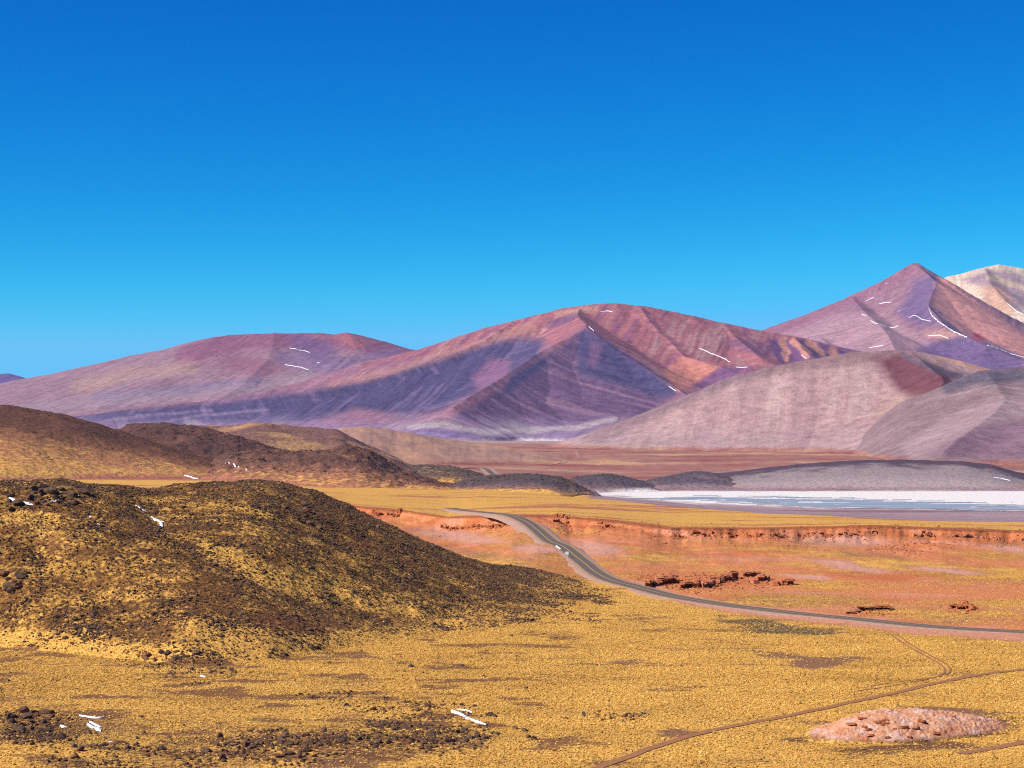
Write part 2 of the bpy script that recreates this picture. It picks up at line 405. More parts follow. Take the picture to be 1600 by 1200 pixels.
# far red plain and salt flats
fr = sstep(2950, 3200, GY)
n4 = fbm(GX / 420, GY / 260, 5, 81, .6); n5 = fbm(GX / 300, GY / 300, 4, 82)
zone(fr, lin(176, 120, 104), 0.1)
zone(fr * sstep(0.0, 0.5, n4), lin(206, 160, 126), 0.42)
zone(fr * sstep(0.1, 0.5, -n4), lin(156, 88, 76), 0.05)
zone(fr * sstep(0.2, 0.6, n5), lin(150, 110, 104), 0.1)
zone(fr * m_ell(Q, 690, 708, 130, 6, 0, .5), lin(205, 155, 100), 0.5)
zone(sstep(6600, 7000, GY), lin(184, 150, 140), 0.0)
zone(sstep(7600, 8400, GY + 500 * n4), lin(222, 200, 200), 0.0)
# salt shore of the lake
zone(lake_m * m_poly(Q, [(905, 772), (1000, 766), (2000, 764), (2000, 800), (1600, 797), (1250, 792), (1080, 786), (980, 777)], 3), lin(238, 229, 218, 0.8), 0.0)
mud = lake_m * sstep(0.1, 0.5, fbm(GX / 900, GY / 45, 4, 77)) * sstep(788, 795, ground.PY + 6 * sstep(1000, 1300, GP) * 0)
zone(mud, lin(188, 160, 158), 0.0)
# graded strip along the near side of the road
zone(sstep(-24, -15, GY - ROADY + 4 * nm2) * (GY < ROADY + 10) * sstep(950, 1010, GP), lin(222, 152, 116), 0.03)
Q2 = warp(GP, ground.PY, GX, GY, 46, 11.0, 9.0)
# bare tracts in the near meadow
for (cx, cy, rx, ry, a) in [(1280, 1035, 60, 9, -3), (1240, 1028, 40, 5, 4), (1195, 1019, 40, 3, 3), (990, 1035, 40, 4, 2), (1250, 982, 50, 6, 2), (690, 1160, 60, 9, 4), (600, 1172, 45, 7, 0), (520, 1190, 60, 14, -10), (1060, 1145, 40, 7, 0), (1470, 1109, 75, 6, 4), (1400, 1166, 130, 5, -2), (1270, 1155, 22, 6, 0)]:
    zone(m_ell(Q2, cx, cy, rx, ry, a, 0.5), lin(150, 106, 74), 0.2)
for (cx, cy, rx, ry, a) in [(1235, 985, 75, 10, 2), (1170, 972, 60, 6, 3)]:
    zone(m_ell(Q2, cx, cy, rx, ry, a, 0.5), lin(105, 88, 62), 0.35)
for (cx, cy, rx, ry, a) in [(60, 1140, 120, 30, 0), (330, 1170, 120, 30, 0), (560, 1160, 170, 32, 0), (200, 1190, 220, 16, 0), (1400, 1172, 160, 10, -2), (1480, 1140, 90, 14, -8), (1300, 1150, 40, 12, 0), (1560, 1125, 40, 10, 0)]:
    zone(m_ell(Q2, cx, cy, rx, ry, a, 0.6) * 0.9, lin(120, 80, 52), 0.36)
me = mesh_np('ground', ground.verts(), grid_quads(*GY.shape)); set_col(me, 'soil', soil); set_f(me, 'grass', grass)
g_obj = tag(link('ground', me, M_ground), kind='structure')
me.materials.append(M_far)
pi = ((GY[:-1, :-1] + GY[1:, 1:]) * 0.5 > 1700).astype(np.int32).ravel(); me.polygons.foreach_set('material_index', pi)

# ------------------------------------------------------------------ hills
def hill(name, crest, base, back, p=1.2, step=2.0, nrow=140, na=1.0, nw=40.0, seed=0, colour=None, mat=None, crag=0.0, sink=0.6, bh=7.0, carve=None):
    c = np.array(crest, float); px = np.arange(c[0, 0], c[-1, 0] + step, step)
    Yc = np.interp(px, c[:, 0], c[:, 2]); cpy = np.interp(px, c[:, 0], c[:, 1])
    k = np.ones(9) / 9; pad = lambda a: np.convolve(np.pad(a, 4, mode='edge'), k, 'valid')
    Yc = pad(Yc); cpy = pad(cpy); Yb = pad(knots(px, base))
    bk = knots(px, back) if np.ndim(back) else np.full(px.shape, float(back))
    v = np.r_[np.linspace(-0.03, 1, nrow), 1 + np.linspace(0.03, 1.03, 40)]
    Y = np.where(v[:, None] <= 1, Yb + (Yc - Yb) * v[:, None], Yc + bk * (v[:, None] - 1))
    X = to_xy(px[None], Y)
    gz = ground.sample(X.ravel(), Y.ravel()).reshape(Y.shape)
    gc = ground.sample(to_xy(px, Yc), Yc); h = np.maximum(z_of(cpy, Yc) - gc, -3.0)
    f = np.where(v <= 1, np.sin(np.pi / 2 * np.clip(v, 0, 1)) ** p, np.cos(np.pi / 2 * np.clip(v - 1, 0, 1)) ** 1.5)
    e = np.clip(h / max(h.max(), 1e-3) * 4, 0, 1)[None] * np.clip(f * 3, 0, 1)[:, None]
    # height follows a straight base line below the hill, not every bump of the plain
    Z = gz + h[None] * f[:, None] + na * e * fbm(X / nw, Y / nw, 5, seed + 7) + crag * e * np.abs(fbm(X / (nw * .3), Y / (nw * .3), 4, seed + 19))
    edge = np.minimum(np.minimum((px - px[0]) / 12.0, (px[-1] - px) / 12.0), 1)[None] * np.ones_like(Y)
    edge = np.minimum(edge, np.clip(np.minimum(v, 2 - v) * 14, 0, 1)[:, None])
    Z = Z - sink * (1 - edge) - (1 - edge) * 0.02 * Y / 100
    if carve is not None: Z = Z - carve(Layer(px, Y, Z)) * e
    L = Layer(px, Y, Z)
    s, g = colour(L, v)
    bw = sstep(0.0, bh, Z - gz + 0.25 * bh * fbm(X / (nw * .3), Y / (nw * .3), 3, seed + 50))
    s = s * bw[..., None] + np.stack([ground.sample(X.ravel(), Y.ravel(), soil[..., i], 0.2).reshape(Y.shape) for i in range(3)], -1) * (1 - bw[..., None])
    g = g * bw + ground.sample(X.ravel(), Y.ravel(), grass, 0.0).reshape(Y.shape) * (1 - bw); L.bw = bw
    me = mesh_np(name, L.verts(), grid_quads(*Y.shape)); set_col(me, 'soil', s); set_f(me, 'grass', g)
    o = tag(link(name, me, mat or M_midhill), kind='structure'); L.grass = g; L.obj = o
    return L

def col_fore(L, v):
    Q = warp(L.P, L.PY, L.X, L.Y, 16, 30.0, 8.0)
    s = np.zeros(L.Y.shape + (3,)); s[:] = lin(122, 80, 42); g = np.full(L.Y.shape, 0.38)
    n = fbm(L.X / 7, L.Y / 7, 4, 91, .6); n2 = fbm(L.X / 60, L.Y / 60, 3, 92)
    s = mixc(s, lin(146, 98, 50), sstep(0, .6, n2)); s = mixc(s, lin(104, 70, 40), sstep(0.1, .6, -n))
    g = g + 0.2 * n
    for pts, w, gv in [([(330, 860), (430, 905), (560, 930), (700, 960), (800, 985)], 14, .72), ([(300, 980), (420, 1010), (560, 1000)], 12, .8), ([(60, 835), (150, 850)], 8, .62), ([(0, 815), (70, 812)], 8, .62),
                       ([(600, 1010), (760, 1000), (860, 985)], 16, .95), ([(850, 925), (900, 930)], 8, .8)]:
        m = m_line(Q, pts, w, w * 1.6); g = g + (gv - g) * m * .8; s = mixc(s, lin(166, 112, 64), m * .8)
    base = sstep(0.14, 0.0, v)[:, None]; g = g + (0.9 - g) * base; s = mixc(s, lin(165, 112, 68), base)
    m = m_line(Q, [(430, 985), (500, 1000), (560, 1012)], 30, 30); s = mixc(s, lin(140, 88, 56), m * .7); g = g - 0.12 * m
    return s, np.clip(g, 0, 1)
fore = hill('rocky_hill',
    [(-260, 790, 540), (-120, 765, 545), (0, 753, 560), (60, 750, 570), (100, 752, 575), (140, 761, 580), (200, 763, 590), (300, 758, 610), (380, 752, 625), (430, 753, 635), (480, 766, 640), (540, 791, 640),
     (600, 819, 640), (660, 850, 638), (720, 877, 636), (780, 894, 640), (850, 904, 650), (910, 912, 650), (965, 925, 640), (1000, 934, 620)],
    [(-260, 470), (0, 480), (150, 462), (300, 440), (420, 450), (560, 482), (700, 505), (840, 528), (930, 570), (1000, 600)], [(-260, 130), (700, 130), (800, 70), (880, 34), (960, 12), (1000, 8)], p=1.15, step=2.0, nrow=170, na=1.3, nw=34.0, seed=1, colour=col_fore, mat=M_hill, crag=0.9, bh=3.0,
    carve=lambda L: 2.6 * np.exp(-(seg_dist(L.P, L.PY, [(240, 790), (320, 850), (430, 905), (560, 945), (690, 975)])[0] / 34.0) ** 2) + 1.6 * np.exp(-(seg_dist(L.P, L.PY, [(60, 860), (160, 930), (250, 1010)])[0] / 26.0) ** 2))

def flat_col(c1, c2, g0, c3=None, gb=0.6, foot=0.3):
    def f(L, v):
        s = np.zeros(L.Y.shape + (3,)); s[:] = c1
        n = fbm(L.X / 160, L.Y / 160, 5, 33); n2 = fbm(L.X / 50, L.Y / 50, 4, 35)
        s = mixc(s, c2, sstep(-0.1, .5, n)); s = s * (1 + 0.18 * n2)[..., None]
        g = np.full(L.Y.shape, g0) + 0.15 * n
        if c3 is not None:
            m = sstep(foot, 0.02, v + 0.0)[:, None] * np.ones_like(g) * sstep(-.6, .2, n + 0.5)
            s = mixc(s, c3, m); g = g + (gb - g) * m
        return s, np.clip(g, 0, 1)
    return f
BR = lin(104, 72, 62); BR2 = lin(124, 84, 70); DK = lin(98, 84, 82); OR = lin(208, 144, 92)
h_tan = hill('tan_hill', [(500, 690, 4600), (530, 669, 4600), (570, 667, 4600), (600, 671, 4600), (640, 677, 4650), (690, 686, 4700), (740, 694, 4750), (790, 699, 4800), (830, 707, 4800), (870, 714, 4800), (910, 720, 4800)], [(500, 4000), (750, 4250), (910, 4650)], 700, p=1.2, step=2, nrow=60, mat=M_far, bh=11, na=7, nw=150, seed=3, colour=flat_col(lin(188, 144, 124), lin(200, 152, 122), .14), sink=2)
h_back = hill('ridge', [(230, 700, 4000), (300, 669, 4000), (350, 667, 4000), (400, 662, 4000), (440, 664, 4000), (470, 668, 4000), (500, 672, 3950), (530, 674, 3900), (560, 690, 3850), (600, 709, 3800), (640, 728, 3700), (660, 742, 3650)], [(230, 3200), (660, 3300)], 600, p=1.0, step=2, nrow=90, na=11, nw=140, seed=4, colour=flat_col(lin(136, 96, 86), lin(184, 138, 100), .24), sink=2)
h_left2 = hill('brown_hill', [(120, 706, 3050), (170, 679, 3100), (220, 665, 3100), (260, 664, 3100), (300, 668, 3100), (350, 679, 3100), (400, 692, 3050), (440, 704, 3000), (480, 716, 2980), (540, 735, 2950)], [(120, 2650), (540, 2650)], 400, p=1.0, step=2, nrow=90, na=8, nw=110, seed=5, colour=flat_col(BR, BR2, .15, lin(170, 118, 80), .4, .2), sink=2, crag=6)
h_left = hill('left_hill', [(-260, 690, 2600), (-120, 642, 2650), (-50, 633, 2650), (0, 633, 2650), (40, 637, 2650), (70, 645, 2640), (100, 652, 2630), (150, 665, 2620), (200, 681, 2600), (250, 697, 2580), (300, 713, 2560), (350, 724, 2540), (400, 733, 2500)], [(-260, 1950), (0, 2000), (150, 2100), (300, 2200), (400, 2300)], 500, p=1.0, step=2, nrow=120, na=6, nw=120, seed=6, colour=flat_col(lin(108, 70, 52), lin(128, 82, 58), .12, OR, .5, .6), sink=2, crag=2.5)
h_mid = hill('dark_hill', [(310, 738, 2560), (350, 713, 2600), (400, 707, 2600), (450, 708, 2600), (500, 706, 2600), (535, 700, 2600), (565, 703, 2600), (590, 714, 2590), (620, 733, 2560), (650, 745, 2500), (690, 757, 2400), (720, 764, 2300)], [(310, 2150), (450, 2100), (560, 2050), (650, 2060), (720, 2080)], 350, p=0.9, step=2, nrow=110, na=7, nw=100, seed=8, colour=flat_col(lin(112, 78, 66), lin(134, 92, 74), .15, lin(178, 118, 86), .45, .5), sink=2, crag=8)
h_lava1 = hill('lava_ridge', [(600, 742, 2900), (630, 730, 2950), (670, 727, 2950), (710, 730, 2950), (740, 737, 2900), (765, 747, 2850)], [(600, 2650), (765, 2650)], 250, p=0.9, step=2, nrow=40, na=2, nw=50, seed=9, colour=flat_col(lin(96, 80, 76), lin(120, 96, 80), .25, lin(170, 124, 84), .5, .4), sink=2, crag=3)
h_lava2 = hill('lava_ridge', [(690, 766, 2350), (720, 752, 2400), (760, 745, 2420), (800, 741, 2440), (840, 741, 2450), (880, 748, 2450), (900, 757, 2440), (922, 768, 2400), (945, 775, 2350)], [(690, 2150), (800, 2050), (880, 2000), (945, 2250)], 200, p=0.85, step=2, nrow=60, na=2, nw=45, seed=10, colour=flat_col(DK, lin(104, 86, 88), .12, lin(150, 112, 104), .2, .4), sink=2, crag=3)
h_lava3 = hill('lava_ridge', [(860, 768, 3050), (900, 746, 3050), (940, 740, 3080), (975, 745, 3080), (1010, 756, 3050), (1050, 770, 3000)], [(860, 2850), (1050, 2900)], 200, p=0.8, step=2, nrow=40, na=2.5, nw=45, seed=12, colour=flat_col(lin(100, 86, 92), lin(120, 98, 98), .05, lin(150, 124, 120), .1, .3), sink=2, crag=3)
h_lava4 = hill('lava_ridge', [(970, 770, 3250), (1010, 753, 3250), (1045, 744, 3280), (1080, 737, 3300), (1110, 739, 3300), (1140, 747, 3280), (1190, 757, 3250), (1240, 770, 3200)], [(970, 2950), (1240, 2950)], 250, p=0.8, step=2, nrow=50, na=2.5, nw=50, seed=13, colour=flat_col(lin(102, 88, 96), lin(126, 104, 106), .05, lin(158, 138, 140), .1, .35), sink=2, crag=3)
h_mesa = hill('mesa', [(1060, 760, 3400), (1110, 745, 3450), (1200, 731, 3500), (1280, 723, 3520), (1340, 719.5, 3540), (1420, 719, 3540), (1500, 721, 3520), (1550, 727, 3500), (1590, 740, 3470), (1640, 752, 3400), (1700, 765, 3300), (1860, 780, 3200)], [(1060, 2960), (1400, 2930), (1860, 2960)], 500, p=0.75, step=2, nrow=90, na=2.5, nw=80, seed=14,
    colour=lambda L, v: (mixc(mixc(np.zeros(L.Y.shape + (3,)) + lin(166, 146, 142), lin(186, 164, 158), sstep(0.35, 0.1, v)[:, None] * np.ones_like(L.Y)), lin(98, 78, 90), sstep(0.45, .85, v[:, None] + .35 * fbm(L.X / 60, L.Y / 120, 4, 88))), np.zeros_like(L.Y)), sink=2, crag=2.5)

# pink rock mound in the meadow
def col_mound(L, v):
    s = np.zeros(L.Y.shape + (3,)); s[:] = lin(226, 164, 124)
    n = fbm(L.X / 4, L.Y / 3, 4, 53); s = mixc(s, lin(232, 188, 168), sstep(0.0, .5, n)); s = mixc(s, lin(212, 140, 102), sstep(.15, .5, -n))
    r = np.hypot((L.P - 1405) / 140, (L.Y - 349) / 16); s = mixc(s, lin(168, 110, 84), sstep(1.0, 1.25, r))
    return s, 0.35 * sstep(1.0, 1.25, r)
mound = hill('mound', [(1255, 1146, 346), (1290, 1136, 346), (1320, 1124, 347), (1350, 1114, 348), (1390, 1109, 350), (1440, 1108, 350), (1490, 1114, 351), (1530, 1121, 351), (1560, 1130, 351), (1585, 1138, 351), (1605, 1145, 351)],
             [(1255, 338), (1300, 335), (1400, 335.5), (1480, 339), (1560, 346), (1605, 349)], 9, p=0.85, step=1.2, nrow=90, na=0.35, nw=5, seed=21, colour=col_mound, mat=M_mound, crag=0.55, sink=0.3, bh=1.0)

# ------------------------------------------------------------------ mountains
def mountain(name, ridges, zb, px0, px1, Y0, Y1, colour, step=1.8, nrow=220, gully=16, gw=110.0, rough=10, rw=400, mat=None, conc=1.45, seed=0, smooth=14.0, fade=0):
    px = np.arange(px0, px1 + step, step)
    Yl = np.r_[np.linspace(Y0, Y1, nrow), np.linspace(Y1, Y1 + (Y1 - Y0) * 0.5, 24)[1:]]
    Y = np.broadcast_to(Yl[:, None], (len(Yl), len(px))).copy(); P = np.broadcast_to(px[None], Y.shape); X = to_xy(P, Y)
    wx = X + 22 * fbm(X / 900, Y / 900, 3, seed + 3); wy = Y + 22 * fbm(X / 900, Y / 900, 3, seed + 4)
    Z = np.full(Y.shape, zb, float); T = np.zeros(Y.shape); D = np.full(Y.shape, 1e4); first = True; off = 0
    for pts, k in ridges:
        w = [(float(to_xy(a, c)), c, float(z_of(b, c))) for a, b, c in pts]
        L = 0
        best = np.full(Y.shape, -1e9); bt = np.zeros(Y.shape); bd = np.zeros(Y.shape)
        for (x0, y0, z0), (x1, y1, z1) in zip(w[:-1], w[1:]):
            dx, dy = x1 - x0, y1 - y0; l2 = dx * dx + dy * dy + 1e-6
            t = np.clip(((wx - x0) * dx + (wy - y0) * dy) / l2, 0, 1)
            d = np.hypot(wx - x0 - t * dx, wy - y0 - t * dy); zr = np.maximum(z0 + t * (z1 - z0), zb + 4)
            # gullies run down the fall line; t keeps running round the end of a ridge
            s = k * d / (conc * (zr - zb)); z = zb + (zr - zb) * np.clip(1 - s, 0, 1) ** conc
            m = z > best; best = np.where(m, z, best); bd = np.where(m, d, bd)
        cx, cy = w[-1][0] - w[0][0], w[-1][1] - w[0][1]; cl_ = math.hypot(cx, cy)
        bt = (wx * cx + wy * cy) / cl_ + 0.25 * (wx * cy - wy * cx) / cl_
        rel = np.clip((best - zb) / 150.0, 0, 1); ga = sstep(10, 500, bd) * rel
        best = best + ga * (gully * (0.25 - np.abs(fbm(bt / gw, bd / 1600.0, 4, seed + 11 + off))) + gully * 1.4 * fbm(bt / (gw * 3.2), bd / 3500.0, 2, seed + 12 + off))
        m = best > Z
        h = np.clip(0.5 + 0.5 * (best - Z) / smooth, 0, 1)
        T = np.where(m, bt + off * 9000, T); D = np.where(m, bd, D)
        Z = best * h + Z * (1 - h) + smooth * h * (1 - h) * np.clip((Z - zb) / 60, 0, 1) if not first else best
        first = False; off += 1
    rel = np.clip((Z - zb) / 150.0, 0, 1)
    Z = Z + rel * rough * sstep(0, 260, D) * fbm(X / rw, Y / rw, 5, seed + 13) + rel * 2.5 * fbm(X / 60, Y / 60, 3, seed + 14)
    if fade: Z = zb - 25 + (Z - zb + 25) * sstep(0, fade, P - px0)
    Z = Z - 12 * np.clip(1 - (Z - zb) / 8, 0, 1)
    # the sheet ends below ground all round
    L = Layer(px, Y, Z)
    q = (P + 6 * fbm(X / 300, Y / 300, 4, seed + 21, .6), L.PY + 3.5 * fbm(X / 300, Y / 300, 4, seed + 22, .6))
    st = fbm(T / 70.0, D / 1400.0, 4, seed + 31)          # streaks down the fall line
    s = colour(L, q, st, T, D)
    gz = ground.sample(X.ravel(), Y.ravel(), None, -50.0).reshape(Y.shape); fw = 1 - sstep(1.0, 13.0, Z - gz + 6 * fbm(X / 160, Y / 160, 3, seed + 60))
    s = s * (1 - fw[..., None]) + fw[..., None] * np.stack([ground.sample(X.ravel(), Y.ravel(), soil[..., i], 0.2).reshape(Y.shape) for i in range(3)], -1)
    s = s * (1 + 0.10 * fbm(X / 250, Y / 250, 4, seed + 41))[..., None]
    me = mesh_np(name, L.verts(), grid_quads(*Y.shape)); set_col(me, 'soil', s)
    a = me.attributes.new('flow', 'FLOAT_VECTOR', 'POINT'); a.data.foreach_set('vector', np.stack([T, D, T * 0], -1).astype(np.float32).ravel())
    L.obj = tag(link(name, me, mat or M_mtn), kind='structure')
    return L
def base_c(L, c): return np.zeros(L.Y.shape + (3,)) + np.asarray(c)

def c_m0(L, q, st, T, D): return mixc(base_c(L, lin(128, 100, 142)), lin(110, 92, 140), sstep(0, .5, st))
m_far_left = mountain('far_left_mountain', [([(-260, 640, 21000), (-120, 600, 21000), (-40, 586, 21000), (0, 584, 21000), (14, 583, 21000), (40, 597, 21000), (80, 611, 21000), (140, 640, 21000)], .3)], 0, -260, 220, 17500, 21200, c_m0, step=2.4, nrow=60, gully=20, gw=200, seed=100)

def c_m1(L, q, st, T, D):
    s = base_c(L, lin(164, 124, 132))
    s = mixc(s, lin(168, 138, 146), sstep(0, .5, st) * .8)
    s = mixc(s, lin(150, 92, 112), m_line(q, [(290, 560), (340, 535), (420, 530), (560, 530), (640, 550)], 16, 18) * .85)
    s = mixc(s, lin(120, 92, 128), m_ell(q, 490, 545, 40, 18, 20) * .7); s = mixc(s, lin(176, 108, 110), m_ell(q, 545, 530, 26, 10, 20) * .8)
    s = mixc(s, lin(150, 92, 108), m_ell(q, 390, 570, 60, 14, 10, .8) * .7)
    s = mixc(s, lin(186, 148, 132), m_line(q, [(120, 605), (220, 580), (300, 575)], 8, 14) * .7)
    s = mixc(s, lin(112, 100, 138), m_line(q, [(150, 622), (280, 610), (400, 598)], 4, 10) * .6)
    s = mixc(s, lin(172, 144, 150), m_line(q, [(30, 640), (200, 622), (400, 605), (480, 585)], 8, 12) * .6)
    s = mixc(s, lin(126, 104, 142), m_line(q, [(440, 560), (520, 575), (620, 552)], 8, 14) * .5)
    return s
m_left = mountain('left_mountain', [
    ([(-260, 690, 15000), (-60, 654, 15000), (30, 627, 15000), (80, 609, 15000), (150, 585, 15000), (190, 574, 15000), (206, 577, 15000), (240, 571, 15000), (280, 555, 15000), (330, 532, 15000), (360, 523, 15000), (420, 521, 15000), (500, 520, 15000), (522, 523, 15000), (540, 520, 15000), (580, 531, 15000), (640, 546, 15000), (720, 570, 15000), (860, 610, 15000)], .25),
    ([(340, 530, 14900), (300, 570, 14000), (240, 605, 13000), (150, 640, 12000)], .3),
    ([(540, 521, 14900), (560, 550, 14200), (520, 585, 13300), (440, 620, 12500)], .3),
    ([(430, 522, 14900), (420, 560, 13900), (380, 600, 12900), (330, 635, 12000)], .3)],
    -5, -260, 820, 11000, 15150, c_m1, step=2.2, nrow=170, gully=6, gw=110, seed=200, smooth=60, rough=14, rw=900)

def c_m2(L, q, st, T, D):
    s = base_c(L, lin(158, 110, 124))
    s = mixc(s, lin(174, 134, 142), sstep(0.0, .5, st) * .6)
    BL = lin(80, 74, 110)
    # red-pink summit cap
    cap = m_poly(q, [(560, 575), (700, 530), (800, 498), (880, 478), (1000, 472), (1120, 500), (1250, 525), (1340, 560), (1160, 600), (1070, 612), (1010, 570), (950, 535), (915, 510), (870, 540), (800, 520), (700, 552)], 8)
    s = mixc(s, lin(172, 108, 112), cap); s = mixc(s, lin(182, 134, 130), cap * sstep(.1, .45, st) * .8); s = mixc(s, lin(140, 88, 116), cap * sstep(.1, .4, -st) * .8)
    s = mixc(s, lin(196, 140, 122), m_line(q, [(870, 490), (930, 484)], 5, 6) * .8)
    s = mixc(s, lin(118, 84, 116), m_ell(q, 880, 500, 30, 7, -18) * .7); s = mixc(s, lin(122, 84, 116), m_ell(q, 1190, 545, 60, 10, 12) * .6)
    s = mixc(s, lin(190, 134, 122), m_line(q, [(520, 604), (640, 575), (760, 535), (830, 510)], 6, 9) * .75)
    # dark scree of the long western face
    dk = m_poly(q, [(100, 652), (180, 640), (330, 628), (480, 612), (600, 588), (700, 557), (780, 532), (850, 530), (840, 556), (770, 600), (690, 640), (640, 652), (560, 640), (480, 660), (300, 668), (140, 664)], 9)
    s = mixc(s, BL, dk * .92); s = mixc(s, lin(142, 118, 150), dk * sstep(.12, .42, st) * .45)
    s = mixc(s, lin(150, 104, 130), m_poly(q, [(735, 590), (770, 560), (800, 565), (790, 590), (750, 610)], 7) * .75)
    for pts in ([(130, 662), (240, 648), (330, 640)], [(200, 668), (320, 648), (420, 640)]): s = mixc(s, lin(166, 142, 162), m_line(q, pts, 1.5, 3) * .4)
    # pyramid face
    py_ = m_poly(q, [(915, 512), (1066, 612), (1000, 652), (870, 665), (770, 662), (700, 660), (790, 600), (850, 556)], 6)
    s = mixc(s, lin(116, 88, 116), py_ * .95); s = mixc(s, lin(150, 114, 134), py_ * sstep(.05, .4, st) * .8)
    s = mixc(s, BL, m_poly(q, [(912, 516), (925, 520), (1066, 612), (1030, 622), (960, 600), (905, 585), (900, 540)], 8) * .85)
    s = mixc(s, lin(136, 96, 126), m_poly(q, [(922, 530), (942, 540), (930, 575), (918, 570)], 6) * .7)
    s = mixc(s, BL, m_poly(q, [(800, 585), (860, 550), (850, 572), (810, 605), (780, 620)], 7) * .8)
    # foot fans
    ft = sstep(640, 682, q[1]); s = mixc(s, lin(152, 130, 158), ft * .85); s = mixc(s, lin(186, 166, 168), ft * sstep(.05, .4, fbm(T / 160, D / 700, 3, 5)) * .8)
    s = mixc(s, lin(128, 104, 148), m_ell(q, 690, 678, 60, 10, 4) * .6); s = mixc(s, lin(192, 174, 172), m_line(q, [(640, 668), (690, 664), (760, 676), (900, 668), (960, 655)], 3, 5) * .8)
    # orange faces on the east
    s = mixc(s, lin(206, 134, 116), m_poly(q, [(1038, 578), (1066, 558), (1122, 572), (1078, 606), (1060, 612)], 4) * .95)
    s = mixc(s, lin(126, 88, 124), m_poly(q, [(1080, 606), (1125, 573), (1180, 572), (1120, 600)], 5) * .9)
    s = mixc(s, lin(116, 80, 118), m_poly(q, [(1200, 528), (1260, 530), (1330, 548), (1300, 570), (1215, 566)], 5) * .9)
    for pts in ([(1222, 530), (1230, 560)], [(1238, 532), (1262, 556)], [(1262, 534), (1285, 552)], [(1300, 546), (1306, 556)]): s = mixc(s, lin(206, 144, 122), m_line(q, pts, 6, 5) * .9)
    return s
m_centre = mountain('central_mountain', [
    ([(-40, 664, 10800), (100, 652, 10800), (175, 643, 10800), (250, 633, 10800), (325, 626, 10800), (400, 615, 10800), (475, 596, 10900), (575, 563, 11000), (650, 546, 11000), (690, 534, 11000), (760, 511, 11000), (800, 501, 11000), (870, 483, 11000), (920, 475, 11000), (960, 473, 11000), (1010, 478, 11000), (1060, 488, 11000), (1120, 503, 11000), (1200, 519, 11000), (1260, 529, 11000), (1320, 544, 11000), (1390, 556, 11000), (1500, 600, 11000)], .37),
    ([(905, 482, 10900), (905, 498, 10300), (915, 513, 9650), (850, 547, 9350), (780, 590, 8900), (705, 636, 8300)], .55),
    ([(915, 513, 9650), (960, 546, 9450), (1010, 575, 9250), (1066, 611, 8950), (1110, 645, 8600)], .55),
    ([(800, 503, 10900), (760, 531, 10500), (700, 555, 10250), (600, 588, 10000), (480, 612, 9800), (330, 634, 9700), (180, 650, 9600)], .45),
    ([(1000, 479, 10900), (1030, 520, 10450), (1070, 556, 10000), (1125, 572, 9700), (1180, 590, 9400)], .45),
    ([(1130, 508, 10900), (1150, 530, 10500), (1190, 560, 10000)], .45),
    ([(1240, 526, 10950), (1250, 545, 10500), (1290, 570, 10000)], .45)],
    4, -40, 1500, 7050, 11150, c_m2, step=1.7, nrow=300, gully=6, gw=70, seed=300, smooth=16)

def c_m4(L, q, st, T, D):
    s = base_c(L, lin(156, 114, 126)); s = mixc(s, lin(178, 138, 140), sstep(0, .5, st) * .6)
    s = mixc(s, lin(158, 106, 122), m_line(q, [(1200, 520), (1330, 462), (1428, 412)], 12, 14) * .8)
    s = mixc(s, lin(180, 140, 146), m_poly(q, [(1225, 522), (1320, 490), (1370, 488), (1410, 510), (1450, 540), (1400, 560), (1300, 545)], 8) * .9)
    s = mixc(s, lin(112, 92, 132), m_poly(q, [(1430, 440), (1465, 425), (1462, 455), (1450, 480), (1470, 505), (1440, 510), (1400, 490)], 10) * .75)
    s = mixc(s, lin(222, 154, 140), m_poly(q, [(1465, 430), (1490, 440), (1610, 530), (1700, 590), (1700, 600), (1600, 558), (1500, 515), (1460, 480)], 7) * .85)  # sunlit tone painted into the right face, which itself lies in shade
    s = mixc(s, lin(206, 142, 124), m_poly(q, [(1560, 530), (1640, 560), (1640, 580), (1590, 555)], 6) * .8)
    s = mixc(s, lin(190, 92, 100), m_ell(q, 1528, 526, 12, 5, 20) * .9)
    s = mixc(s, lin(110, 90, 132), m_poly(q, [(1430, 545), (1500, 522), (1600, 562), (1600, 590), (1450, 575)], 9) * .8)
    s = mixc(s, lin(200, 150, 134), m_ell(q, 1470, 523, 26, 7, 0) * .7)
    return s
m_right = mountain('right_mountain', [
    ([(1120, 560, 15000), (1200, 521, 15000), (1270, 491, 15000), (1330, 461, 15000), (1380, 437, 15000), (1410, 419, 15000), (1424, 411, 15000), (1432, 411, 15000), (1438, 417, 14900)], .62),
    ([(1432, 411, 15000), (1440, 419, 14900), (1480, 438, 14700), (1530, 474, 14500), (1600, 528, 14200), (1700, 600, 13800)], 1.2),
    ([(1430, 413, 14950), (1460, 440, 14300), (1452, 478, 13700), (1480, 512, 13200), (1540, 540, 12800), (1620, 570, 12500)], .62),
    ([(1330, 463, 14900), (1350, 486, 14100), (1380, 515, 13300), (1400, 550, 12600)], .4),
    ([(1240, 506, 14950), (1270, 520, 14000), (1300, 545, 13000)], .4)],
    -5, 1080, 1860, 11300, 15150, c_m4, step=1.7, nrow=230, gully=7, gw=80, seed=400, smooth=25)
